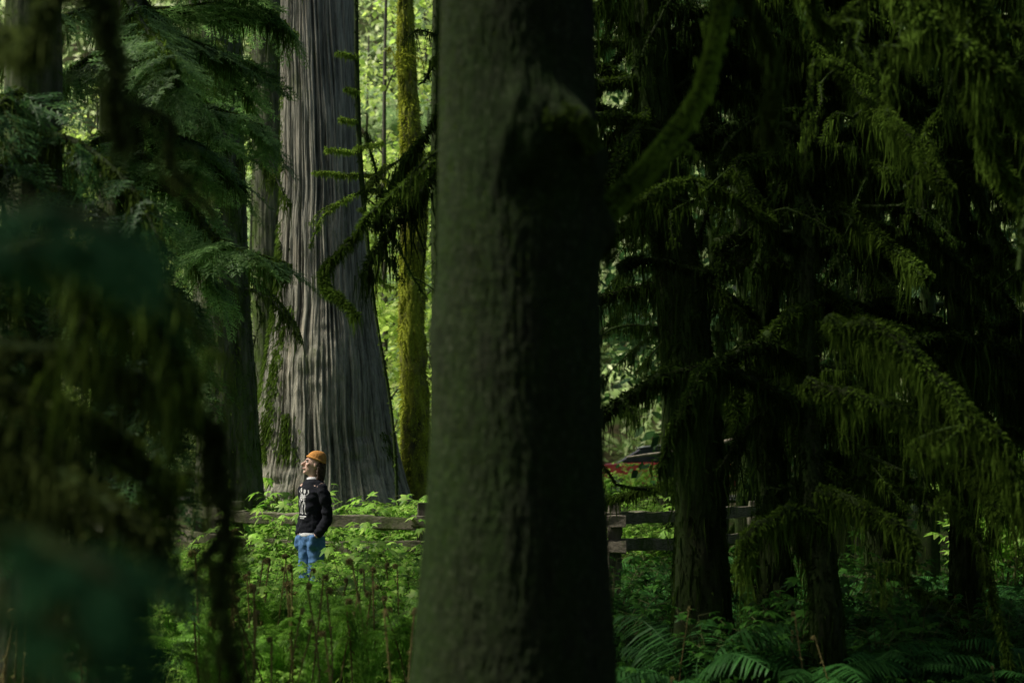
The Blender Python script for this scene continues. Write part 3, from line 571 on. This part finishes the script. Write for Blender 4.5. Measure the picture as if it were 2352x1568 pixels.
def shrub_mesh(seed,mat,n=7,H=.9,leaf=.075,per=11):
    rng=np.random.RandomState(seed); mb=MB()
    for _ in range(n):
        a=rng.rand()*6.283; l=H*(.6+.5*rng.rand()); lean=.25+.3*rng.rand()
        P=smooth_path([(0.03*rng.normal(),.03*rng.normal(),0),(lean*.4*math.cos(a)*l,lean*.4*math.sin(a)*l,l*.5),(lean*math.cos(a)*l,lean*math.sin(a)*l,l*.92)],10)
        V,Fq=tube(P,np.linspace(.006,.002,10),4); mb.add(V,Fq,1)
        i=rng.randint(3,10,per); an=rng.rand(per)*6.283; D_=np.stack([np.cos(an),np.sin(an),.15+.2*rng.rand(per)],-1); pt=P[i]+D_*(.05+.1*rng.rand(per))[:,None]
        V,Fq=blades(P[i],nrm(pt-P[i]),np.linalg.norm(pt-P[i],axis=1),.004,(1,1),0,rng=rng); mb.add(V,Fq,1)
        s=leaf*(.6+.8*rng.rand(per)); palm_leaf(rng,pt,D_,s,mb,0)
    return mb.mesh('shrub',[mat,M_stem])
def fiddle_mesh(seed):
    rng=np.random.RandomState(seed); mb=MB()
    H=.6+.35*rng.rand(); lx=.10*rng.normal(); st=[(0,0,0),(lx*.3,.02*rng.normal(),H*.5),(lx,0,H)]
    P=list(smooth_path(st,12)); c=np.array(P[-1])+np.array([.018,0,0]); 
    for q in range(1,11):
        a=math.pi-q*.55; r=.018*(1-q/17); P.append(c+np.array([r*math.cos(a),.004*q*.3,r*math.sin(a)+.0]))
    P=np.array(P); R=np.concatenate([np.linspace(.004,.005,12),np.linspace(.007,.005,10)]); V,Fq=tube(P,R,6,.1,rng); mb.add(V,Fq,0)
    fuzz(mb,P[4:],R[4:],260,.012,.004,0,rng)
    for k_ in range(12):                              # small side leaflets just opening
        i=rng.randint(5,12); d=nrm(rng.normal(size=3)*[1,1,.4]); V,Fq=blades(P[i][None],d[None],.035,.012,(1,.6,.1),.3,rng=rng); mb.add(V,Fq,0)
    return mb.mesh('fiddlehead',[M_fiddle])
rng=np.random.RandomState(100)
lady=[fern_mesh(s,M_fern,7,.85,True,1.1) for s in range(3)]
upr=[fern_mesh(s+5,M_fern,6,.9,True,1.9,.4) for s in range(2)]
sword=[fern_mesh(s+10,M_fern_d,12,.85,False,.9) for s in range(3)]
shr=[shrub_mesh(s,M_shrub,8,.85,.085,12) for s in range(4)]; shd=[shrub_mesh(s+20,M_shrub_d,7,.6,.07,11) for s in range(2)]
fid=[fiddle_mesh(s) for s in range(6)]
def scatter(meshes,name,n,region,label,cat,group,smin,smax,excl=None):
    c=0;tries=0
    while c<n and tries<n*40:
        tries+=1; y=region[2]+(region[3]-region[2])*rng.rand(); u=region[0]+(region[1]-region[0])*rng.rand(); x=(u-1176)/F*y
        if excl and excl(x,y,u): continue
        me=meshes[rng.randint(len(meshes))]; o=bpy.data.objects.new(name,me); COL.objects.link(o)
        s=smin+(smax-smin)*rng.rand(); o.location=(x,y,float(gz(x,y))-.02); o.scale=(s,s,s*(.85+.3*rng.rand()))
        o.rotation_euler=(.12*rng.normal(),.12*rng.normal(),6.283*rng.rand()); o['label']=label;o['category']=cat;o['group']=group; c+=1
PX=loc(718,1100,14.7)[0]
def ex(x,y,u):
    if abs(x-PX)<.35 and abs(y-14.7)<.4: return True
    if y<14.7 and y>11.0 and abs(u-715)<85: return rng.rand()<.87
    return abs(x+2.72)<1.2 and abs(y-21.5)<1.2
scatter(lady,'fern',130,(380,1010,11,19.5),'bright green lady fern with feathery arching fronds','fern','lady ferns in the clearing',.7,1.1,ex)
scatter(upr,'fern',40,(440,970,9.2,12.5),'tall upright feathery green fern','fern','lady ferns in the clearing',.55,.85,ex)
scatter(lady,'fern',24,(560,1000,19.5,25),'bright green lady fern with feathery arching fronds','fern','lady ferns in the clearing',.9,1.3,ex)
scatter(shr,'shrub',45,(400,1010,10.5,16),'light green shrub with lobed spring leaves','shrub','leafy shrubs in the clearing',.7,1.1,ex)
scatter(shr,'shrub',8,(640,790,13.2,14.2),'light green shrub with lobed spring leaves','shrub','leafy shrubs in the clearing',.6,.75)
scatter(shr,'shrub',60,(540,1010,16.3,21),'light green shrub with lobed spring leaves','shrub','leafy shrubs in the clearing',1.0,1.6,ex)
scatter(shr,'shrub',10,(560,960,15.3,15.8),'light green shrub with lobed spring leaves','shrub','leafy shrubs in the clearing',1.0,1.25,ex)
scatter(shr,'shrub',25,(540,1010,23,28),'light green shrub with lobed spring leaves','shrub','leafy shrubs in the clearing',1.4,2.2,ex)
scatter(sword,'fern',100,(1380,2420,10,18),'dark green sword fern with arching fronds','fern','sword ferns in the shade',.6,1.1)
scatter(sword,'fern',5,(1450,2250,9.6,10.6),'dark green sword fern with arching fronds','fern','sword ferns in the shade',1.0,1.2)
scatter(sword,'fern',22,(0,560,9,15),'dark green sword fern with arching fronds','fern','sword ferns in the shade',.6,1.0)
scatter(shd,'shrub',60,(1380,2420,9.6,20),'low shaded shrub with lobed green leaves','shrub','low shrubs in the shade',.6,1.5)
scatter(shr,'shrub',10,(2230,2420,16,22),'light green shrub with lobed spring leaves','shrub','leafy shrubs at the forest edge',1.6,2.3)
scatter(shr,'shrub',16,(1385,1640,21,28),'light green shrub with lobed spring leaves','shrub','leafy shrubs at the forest edge',1.1,1.5)
scatter(shr,'shrub',14,(1360,1560,34,37.5),'light green shrub with lobed spring leaves','shrub','leafy shrubs at the forest edge',1.1,1.35)
scatter(fid,'fiddlehead',55,(450,960,8,11.5),'brown scaly fern fiddlehead with curled tip','fern shoot','unfurling fiddleheads',.85,1.25)
scatter(fid,'fiddlehead',16,(0,220,7.5,10),'brown scaly fern fiddlehead with curled tip','fern shoot','unfurling fiddleheads',.8,1.15)
scatter(fid,'fiddlehead',8,(1400,2360,8.5,12),'brown scaly fern fiddlehead with curled tip','fern shoot','unfurling fiddleheads',.5,.75)
def gcover(name,n,reg,mat,s):
    y=reg[2]+(reg[3]-reg[2])*rng.rand(n); u=reg[0]+(reg[1]-reg[0])*rng.rand(n); x=(u-1176)/F*y
    P=np.stack([x,y,gz(x,y)+.02+.25*rng.rand(n)**1.5],-1); mb=MB(); an=rng.rand(n)*6.283
    palm_leaf(rng,P,np.stack([np.cos(an),np.sin(an),0*an],-1),s*(.6+.8*rng.rand(n)),mb)
    m_=n//2; V,Fq=blades(P[:m_]*[1,1,0]+np.stack([0*x[:m_],0*x[:m_],gz(x[:m_],y[:m_])],-1),nrm(np.stack([.3*rng.normal(size=m_),.3*rng.normal(size=m_),np.ones(m_)],-1)),.25+.3*rng.rand(m_),.008,(1,.7,.1),.3,rng=rng); mb.add(V,Fq)
    put(mb.mesh(name,[mat]),name,kind='stuff')
gcover('ground_cover',9000,(300,1020,9.5,26),M_shrub,.06)
gcover('ground_cover',7000,(1370,2450,9,24),M_shrub_d,.05)
# ------------------------------------------------------------ fence
def beam(p0,p1,w,h,seed):
    rng=np.random.RandomState(seed); p0=np.array(p0,float);p1=np.array(p1,float); n=18; t=np.linspace(0,1,n)[:,None]; P=p0*(1-t)+p1*t
    T=nrm(p1-p0); up=np.array([0,0,1.]) if abs(T[2])<.8 else np.array([0,1.,0]); A=nrm(np.cross(T,up)); B=np.cross(A,T)
    c=np.array([(-1,-.8),(-.85,-1),(.85,-1),(1,-.8),(1,.8),(.8,1),(-.8,1),(-1,.8)])
    sc=1+.16*rng.normal(size=(n,8,1)); sc=(sc+np.roll(sc,1,0))/2; c2=c[None]*np.array([w/2,h/2])*sc
    P=P+B*(.014*np.cumsum(rng.normal(size=(n,1)),0)/2 if h<.16 and abs(T[2])<.5 else 0)
    V=P[:,None,:]+A*c2[...,0:1]+B*c2[...,1:2]; V=V.reshape(-1,3); K=8
    i=np.arange(n-1)[:,None]*K; j=np.arange(K)[None]; j2=(j+1)%K; Fq=np.stack([i+j,i+j2,i+K+j2,i+K+j],-1).reshape(-1,4)
    caps=[[7,6,1,0],[6,5,2,1],[5,4,3,2]]; e=(n-1)*K
    Fq=np.vstack([Fq,caps,[[e+a for a in reversed(q)] for q in caps]]); return V,Fq
posts=[loc(300,1100,20.5),loc(545,1100,16.6),loc(972,1100,16),loc(1410,1100,15.8),loc(1730,1100,16.8)]
ft=thing('fence',(posts[2][0],posts[2][1],0),'weathered grey split-rail timber fence with two rails','fence')
for q,pp in enumerate(posts):
    mb=MB(); V,Fq=beam((pp[0],pp[1]+.0,-.1),(pp[0]+.01,pp[1],1.22),.14,.14,q); mb.add(V,Fq); put(mb.mesh('post',[M_post],ft.location),'post',ft)
    if q<len(posts)-1:
        nx_=posts[q+1]
        for r_,h in enumerate((.74,1.03)):
            mb=MB(); V,Fq=beam((pp[0]-.12,pp[1]-.12,h+.02*(q%2)),(nx_[0]+.12,nx_[1]-.14,h+.015*((q+r_)%3)),.07,.13,q*7+r_); mb.add(V,Fq); put(mb.mesh('rail',[M_fence],ft.location),'rail',ft)
pp=loc(1956,1100,23); mb=MB(); V,Fq=beam((pp[0],23,-.1),(pp[0],23,1.5),.24,.2,40); V=V-np.array([pp[0],23,0]); mb.add(V,Fq)
o=put(mb.mesh('fence_post',[M_post]),'fence_post',location=(pp[0],23,0)); o['label']='short weathered timber post among shrubs'; o['category']='post'
mb=MB(); V,Fq=tube(smooth_path([loc(1440,1050,20),loc(1500,1042,20),loc(1552,1034,20),loc(1680,1010,20),loc(1800,960,20)],14),np.linspace(.015,.03,14),8,.08); mb.add(V,Fq)
b0=loc(1440,1050,20); o=put(mb.mesh('dead_branch',[M_dead],b0,True),'dead_branch',location=tuple(b0)); o['label']='bare pale dead branch caught among the trees'; o['category']='branch'
# ------------------------------------------------------------ parked car on the road
cy_=41.0; cxx=4.2; cz=.785
car=thing('parked_car',(cxx,cy_,cz),'red car with white roof parked on the road beyond the trees','car')
M_red=plain('red_paint',(.45,.05,.055),(.52,.06,.065),3,.3,.5,0); M_gl=plain('car_glass',(.02,.025,.03),(.04,.05,.06),3,.08,.8,0); M_tyre=plain('tyre_rubber',(.015,.015,.015),(.03,.03,.03),20); M_rim=plain('rim_metal',(.4,.4,.42),(.55,.55,.57),10,.35,.5,0,metal=.8); M_lamp=plain('headlight_lens',(.7,.72,.75),(.85,.87,.9),5,.15,.6,0); M_roof=plain('white_roof_paint',(.65,.65,.66),(.75,.75,.76),3,.3,.5,0)
def ext(profile,w0,mat,name,parent,yc=0,taper=1.0):
    pr=np.array(profile,float); n=len(pr); ring=[]
    for s,k_ in ((-1,.93),(-.93,1),(.93,1),(1,.93)):
        c=pr.mean(0); q=c+(pr-c)*(k_ if abs(s)==1 else 1); ring.append(np.stack([q[:,0],np.full(n,yc)+s*w0*(np.where(pr[:,1]>.9,taper,1)),q[:,1]],-1))
    import bmesh
    bm=bmesh.new(); R_=[[bm.verts.new(v) for v in r] for r in ring]
    for a_,b_ in zip(R_[:-1],R_[1:]):
        for i_ in range(n): bm.faces.new((a_[i_],a_[(i_+1)%n],b_[(i_+1)%n],b_[i_]))
    bm.faces.new(R_[0][::-1]); bm.faces.new(R_[-1]); me=bpy.data.meshes.new(name); bm.to_mesh(me); bm.free(); me.materials.append(mat); return put(me,name,parent)
ext([(-2.1,.35),(-2.15,.6),(-2.1,.88),(-1.6,.95),(-.6,.98),(1.6,.98),(2.05,.9),(2.15,.6),(2.1,.35),(1.7,.25),(-1.7,.25)],.86,M_red,'body',car)
ext([(-1.25,.97),(-.55,1.40),(.0,1.46),(.8,1.44),(1.65,1.0)],.80,M_gl,'window',car,0,.88)
ext([(-.62,1.40),(-.5,1.445),(.0,1.485),(.75,1.47),(.95,1.43),(.8,1.455),(0,1.465)],.72,M_roof,'roof',car)
for s in (-1.3,1.35):
    for yy in (-.82,.82):
        mb=MB(); V,Fq=tube(np.array([[s,yy-.09,.31],[s,yy-.1,.31],[s,yy+.1,.31],[s,yy+.09,.31]]),[.2,.31,.31,.2],20); mb.add(V,Fq); put(mb.mesh('wheel',[M_tyre],smooth=True),'wheel',car)
        mb=MB(); e=yy+math.copysign(.101,yy); V,Fq=tube(np.array([[s,e-.01,.31],[s,e,.31],[s,e+.002,.31]]),[.19,.19,.01],16); mb.add(V,Fq); put(mb.mesh('rim',[M_rim]),'rim',car)
for yy in (-.6,.6):
    mb=MB(); V,Fq=tube(np.array([[-2.17,yy,.7],[-2.12,yy,.7],[-2.0,yy,.72]]),[.05,.11,.11],12); mb.add(V,Fq); put(mb.mesh('headlight',[M_lamp],smooth=True),'headlight',car)
# ------------------------------------------------------------ person
M_skin=plain('skin',(.54,.34,.25),(.64,.42,.32),12,.5,.4,.1); M_swt=plain('black_sweater',(.008,.009,.012),(.018,.019,.024),18,.95,.1,.5,.01)
M_jean=plain('blue_denim',(.045,.11,.23),(.10,.21,.39),14,.9,.2,.5,.01); M_bean=plain('orange_knit',(.38,.17,.045),(.55,.27,.075),60,.95,.1,.6,.004,(1,1,.15)); M_hair=plain('brown_hair',(.025,.014,.007),(.085,.045,.02),50,.6,.4,.4)
M_white=plain('white_print',(.55,.55,.53),(.70,.70,.67),20); M_tee=plain('white_cotton',(.6,.6,.6),(.72,.72,.72),20); M_shoe=plain('brown_leather_shoe',(.05,.03,.02),(.09,.06,.04),20); M_eye=plain('eye_white',(.6,.58,.55),(.7,.68,.65),5,.2); M_dark=plain('eye_iris',(.02,.012,.008),(.03,.02,.01),5,.2); M_lip=plain('lips',(.38,.15,.12),(.42,.18,.14),10,.5)
def ell_tube(pts,K=20):
    """pts rows: x,y,z,rx,ry horizontally lofted"""
    P=np.array(pts,float); n=max(24,len(P)*6); t=np.linspace(0,len(P)-1,n); Q=np.stack([np.interp(t,np.arange(len(P)),P[:,k_]) for k_ in range(5)],-1)
    for _ in range(3): Q[1:-1]=(Q[:-2]+2*Q[1:-1]+Q[2:])/4
    th=np.arange(K)/K*2*np.pi; V=np.stack([Q[:,0:1]+Q[:,3:4]*np.cos(th),Q[:,1:2]+Q[:,4:5]*np.sin(th),np.repeat(Q[:,2:3],K,1)],-1).reshape(-1,3)
    return V,n,K
HP=np.array([0,.01,1.56]); HR=np.array((Matrix.Rotation(math.radians(-26),3,'Z')@Matrix.Rotation(math.radians(-10),3,'X')))
def hd(part): V,n,K=part; return (V-HP)@HR.T+HP,n,K
def solid(parts,name,mat,voxel=.011,sm=4,disp=0,seed=0):
    vs=[];fs=[];o=0
    for V,n,K in parts:
        vs+= [tuple(v) for v in V]
        for i_ in range(n-1):
            for j_ in range(K): fs.append((o+i_*K+j_,o+i_*K+(j_+1)%K,o+(i_+1)*K+(j_+1)%K,o+(i_+1)*K+j_))
        fs.append(tuple(o+j_ for j_ in reversed(range(K)))); fs.append(tuple(o+(n-1)*K+j_ for j_ in range(K))); o+=len(V)
    me=bpy.data.meshes.new('t'); me.from_pydata(vs,[],fs); ob=bpy.data.objects.new('t',me); COL.objects.link(ob)
    r=ob.modifiers.new('r','REMESH'); r.mode='VOXEL'; r.voxel_size=voxel
    if sm: s_=ob.modifiers.new('s','SMOOTH'); s_.iterations=sm; s_.factor=.5
    dg=bpy.context.evaluated_depsgraph_get(); dg.update(); m2=bpy.data.meshes.new_from_object(ob.evaluated_get(dg)); bpy.data.objects.remove(ob); m2.name=name
    if disp:
        for v in m2.vertices:
            c=v.co; q=mnoise.noise(Vector((c.x*9+seed,c.y*9,c.z*16)))+.5*mnoise.noise(Vector((c.x*22,c.y*22+seed,c.z*30))); v.co=c+v.normal*disp*q
    m2.materials.clear(); m2.materials.append(mat)
    for p_ in m2.polygons: p_.use_smooth=True
    return m2
def tub(path,rad,K=14,n=None):
    P=smooth_path(path,n or max(8,len(path)*6)); R=np.interp(np.linspace(0,1,len(P)),np.linspace(0,1,len(rad)),rad); V,_=tube(P,R,K); return V,len(P),K
def sph(c,r,K=18,n=14):
    ph=np.linspace(.02,math.pi-.02,n); th=np.arange(K)/K*2*np.pi
    V=np.stack([c[0]+r[0]*np.sin(ph)[:,None]*np.cos(th),c[1]+r[1]*np.sin(ph)[:,None]*np.sin(th),np.repeat((c[2]-r[2]*np.cos(ph))[:,None],K,1)],-1).reshape(-1,3); return V,n,K
head=[hd(sph((0,.005,1.69),(.076,.096,.100))),hd(sph((0,-.03,1.625),(.056,.070,.090))),hd(sph((0,-.078,1.565),(.026,.028,.024))),
      hd(tub([(0,-.095,1.69),(0,-.112,1.665),(0,-.130,1.645),(0,-.108,1.635)],[.009,.012,.016,.012],10)),hd(sph((0,-.092,1.704),(.05,.014,.010))),
      hd(sph((0,-.103,1.610),(.024,.012,.007))),hd(sph((0,-.101,1.598),(.021,.012,.007))),
      hd(sph((.076,.01,1.66),(.010,.020,.030))),hd(sph((-.076,.01,1.66),(.010,.020,.030))),hd(sph((.040,-.073,1.65),(.022,.02,.02))),hd(sph((-.040,-.073,1.65),(.022,.02,.02)))]
neck=[tub([(0,.02,1.44),(0,.01,1.53),(0,-.005,1.62)],[.062,.054,.054])]
torso=[(0,0,.84,.13,.10),(0,0,.92,.155,.110),(0,0,1.04,.138,.100),(0,0,1.16,.138,.100),(0,-.005,1.28,.155,.11),(0,0,1.38,.165,.107),(0,.005,1.44,.155,.09),(0,.012,1.485,.10,.07),(0,.012,1.51,.055,.055)]
def arm(s,e=0): return tub([(s*.155,.005,1.425),(s*.20,.01,1.38),(s*.235,.045,1.13),(s*.21,-.02,.975),(s*.172,-.055,.90)],[.054+e,.052+e,.044+e,.037+e,.030+e])
def leg(s,e=0,zb=.07): return tub([(s*.085,0,.90),(s*.095,-.005,.72),(s*.10,-.012,.49),(s*.105,.005,.28),(s*.11,.01,zb)],[.090+e,.080+e,.060+e,.055+e,.042+e])
parts=head+neck+[ell_tube(torso)]
for s in (-1,1):
    parts+=[arm(s),leg(s),sph((s*.158,-.065,.855),(.020,.036,.05)),sph((s*.115,-.05,.045),(.042,.12,.04))]
    for q in range(4): parts.append(tub([(s*.155,-.045-.014*q+.01,.83),(s*.147,-.05-.014*q,.795),(s*.140,-.056-.012*q,.77-.006*abs(q-1.5))],[.0095,.009,.0075],8))
    parts.append(tub([(s*.160,-.095,.865),(s*.150,-.112,.845),(s*.142,-.116,.825)],[.011,.010,.008],8))
person=thing('person',(PX,14.7,float(gz(PX,14.7))),'person in orange beanie, black printed sweater and blue jeans looking up','person')
put(solid(parts,'body',M_skin,.0075,3),'body',person)
sw=[(0,-.002,.925,.150,.112),(0,-.002,.955,.168,.126),(0,-.002,1.04,.164,.126),(0,-.003,1.16,.158,.124),(0,-.008,1.28,.168,.128),(0,0,1.38,.176,.122),(0,.005,1.44,.164,.104),(0,.012,1.495,.105,.082),(0,.012,1.515,.075,.07)]
swm=solid([ell_tube(sw)]+[tub([(s*.152,.005,1.42),(s*.203,.01,1.37),(s*.238,.045,1.13),(s*.212,-.02,.97),(s*.178,-.050,.905)],[.062,.065,.058,.053,.046]) for s in (-1,1)],'sweater',M_swt,.010,4,.016,3)
put(swm,'sweater',person)
put(solid([ell_tube([(0,0,.80,.115,.095),(0,0,.88,.155,.114),(0,0,.97,.145,.108)])]+[leg(s,.014,.05) for s in (-1,1)]+[sph((s*.148,-.068,.825),(.044,.066,.085)) for s in (-1,1)],'jeans',M_jean,.010,4,.012,8),'jeans',person)
put(solid([ell_tube([(0,0,.892,.155,.114),(0,0,.907,.162,.120),(0,0,.940,.157,.118)])],'shirt_hem',M_tee,.008,2,.006,2),'shirt_hem',person)
put(solid([ell_tube([(0,.008,1.50,.078,.074),(0,.006,1.520,.068,.066),(0,.004,1.530,.060,.062)])],'shirt_collar',M_tee,.007,2),'shirt_collar',person)
for s in (-1,1): put(solid([sph((s*.115,-.06,.05),(.048,.135,.045)),tub([(s*.11,.02,.05),(s*.11,.012,.12)],[.05,.048])],'shoe',M_shoe,.01,2),'shoe',person)
def dome():
    K=64;n=20; V=[]
    for i_ in range(n):
        t_=i_/(n-1); ph=t_*math.pi/2; r=math.cos(ph)**.75 if t_<1 else .02; z=math.sin(ph)
        for j_ in range(K):
            th=j_/K*6.283; rb=1+.018*math.cos(th*22)*(1-t_*.6); V.append(((.084*rb*max(r,.03))*math.cos(th),.012+(.105*rb*max(r,.03))*math.sin(th)+.02*z,1.712+.045*math.sin(th)*(-1)*(1-z)*.5+.108*z))
    return np.array(V),n,K
bn=solid([hd(dome()),hd(tub([(.085*math.cos(a),.012+.104*math.sin(a),1.718-.022*math.sin(a)) for a in np.linspace(0,6.25,24)],[.011,.011],8,60))],'beanie',M_bean,.006,1)
put(bn,'beanie',person)
mb=MB(); hr=np.random.RandomState(4)
for _ in range(210):
    a=math.radians(hr.uniform(8,172)); z=hr.uniform(1.60,1.70); r0_=np.array([.078*math.cos(a),.016+.094*math.sin(a),z]); L_=hr.uniform(.05,.12)
    tt=np.linspace(0,1,14); q=np.stack([r0_[0]*(1+.12*tt)+.011*np.cos(tt*14+a*5),r0_[1]+.015*tt+.011*np.sin(tt*14+a*5),z-L_*tt],-1); q=(q-HP)@HR.T+HP
    V,Fq=tube(q,np.linspace(.008,.004,14),5); mb.add(V,Fq)
put(mb.mesh('hair',[M_hair],smooth=True),'hair',person)
for s in (-1,1):
    mb=MB(); 
    V,n_,K_=hd(sph((s*.031,-.086,1.678),(.013,.010,.009),12,8)); i_=np.arange(n_-1)[:,None]*K_; j_=np.arange(K_)[None]; Fq=np.stack([i_+j_,i_+(j_+1)%K_,i_+K_+(j_+1)%K_,i_+K_+j_],-1).reshape(-1,4); mb.add(V,Fq,0)
    V,n_,K_=hd(sph((s*.031,-.0935,1.679),(.0055,.004,.0055),12,8)); mb.add(V,Fq,1); put(mb.mesh('eye',[M_eye,M_dark],smooth=True),'eye',person)
    V,_,_=hd(tub([(s*.014,-.106,1.697),(s*.032,-.104,1.703),(s*.052,-.090,1.697)],[.003,.0045,.002],6,8)); _,Fq=tube(np.zeros((8,3))+np.arange(8)[:,None],np.ones(8),6); mb=MB(); mb.add(V,Fq); put(mb.mesh('eyebrow',[M_hair]),'eyebrow',person)
V,_,_=hd(tub([(-.022,-.106,1.604),(0,-.117,1.606),(.022,-.106,1.604)],[.002,.0055,.002],6,8)); mb=MB(); mb.add(V,Fq); put(mb.mesh('mouth',[M_lip],smooth=True),'mouth',person)
bvh=BVHTree.FromPolygons([v.co.copy() for v in swm.vertices],[tuple(p_.vertices) for p_ in swm.polygons])
strokes=[]
def skel(cx_,z0,s,flip=1):
    f=lambda pts: [(cx_+flip*a*s,z0+b*s) for a,b in pts]
    strokes.append((f([(0,.0),(.0,-.35)]),.010)); 
    for q,wd in enumerate((.10,.12,.12,.10)): strokes.append((f([(-wd,-.05-.06*q-.02),(0,-.05-.06*q),(wd,-.05-.06*q-.02)]),.005))
    strokes.append((f([(-.07,-.36),(0,-.33),(.07,-.36),(0,-.40),(-.07,-.36)]),.008))
    strokes.append((f([(-.05,.06),(-.05,.14),(0,.18),(.05,.14),(.05,.06),(0,.03),(-.05,.06)]),.012)); strokes.append((f([(0,.14),(0,.06)]),.012))
    strokes.append((f([(.12,-.04),(.20,-.18),(.12,-.30)]),.008)); strokes.append((f([(-.12,-.04),(-.22,.04),(-.16,.16)]),.008))
    strokes.append((f([(.05,-.38),(.10,-.58),(.06,-.80),(.12,-.82)]),.009)); strokes.append((f([(-.05,-.38),(-.08,-.58),(-.07,-.80),(-.13,-.82)]),.009))
skel(-.035,1.365,.27); skel(.035,1.35,.26,-1)
strokes.append(([(-.07,1.11),(.07,1.11)],.012)); strokes.append(([(-.05,1.09),(.05,1.09)],.007))
mb=MB()
for pts,wd in strokes:
    pts=np.array(pts); m_=max(2,int(np.linalg.norm(np.diff(pts,axis=0),axis=1).sum()/.008)); c_=np.concatenate([[0],np.cumsum(np.linalg.norm(np.diff(pts,axis=0),axis=1))]); s_=np.linspace(0,c_[-1],m_+1); Q=np.stack([np.interp(s_,c_,pts[:,0]),np.interp(s_,c_,pts[:,1])],-1)
    T=nrm(np.gradient(Q,axis=0)); Nn=np.stack([-T[:,1],T[:,0]],-1); V=[]
    for a_,nn in zip(Q,Nn):
        for sg in (-.5,.5):
            e=a_+nn*sg*wd; hit=bvh.ray_cast(Vector((e[0],-1,e[1])),Vector((0,1,0))); y=hit[0].y if hit[0] else -.13; V.append((e[0],y-.003,e[1]))
    n_=len(Q); i_=np.arange(n_-1)*2; mb.add(np.array(V),np.stack([i_,i_+1,i_+3,i_+2],-1))
put(mb.mesh('sweater_print',[M_white]),'sweater_print',person)
person.rotation_euler=(0,0,math.radians(-50)); person.scale=(.95,.95,.95)
# ------------------------------------------------------------ light, sky, camera
world=bpy.data.worlds.new('World'); scene.world=world; world.use_nodes=True; nt=world.node_tree
bg=nt.nodes['Background']; sky=nt.nodes.new('ShaderNodeTexSky'); sky.sky_type='NISHITA'; sky.sun_disc=False; sky.dust_density=4; sky.ozone_density=.5
sv=np.array([-.60,-.05,.78]); sv/=np.linalg.norm(sv)
sky.sun_elevation=math.asin(sv[2]); sky.sun_rotation=math.atan2(sv[0],sv[1])
nt.links.new(sky.outputs[0],bg.inputs[0]); bg.inputs[1].default_value=.15
sd=bpy.data.lights.new('sun','SUN'); sd.energy=5.0; sd.angle=math.radians(5); sd.color=(1,.96,.86)
so=bpy.data.objects.new('sun',sd); COL.objects.link(so); so.rotation_euler=Vector(sv).to_track_quat('Z','Y').to_euler(); so.location=(0,0,30)
cam=bpy.data.cameras.new('camera'); co=bpy.data.objects.new('camera',cam); COL.objects.link(co); co.location=(0,0,EYE)
co.rotation_euler=(math.radians(90)+PITCH,0,0); cam.lens=50; cam.sensor_width=36; cam.clip_end=500; cam.clip_start=.05
cam.dof.use_dof=True; cam.dof.focus_distance=14.8; cam.dof.aperture_fstop=1.7
scene.camera=co
scene.view_settings.view_transform='Standard'; scene.view_settings.look='None'; scene.view_settings.exposure=0
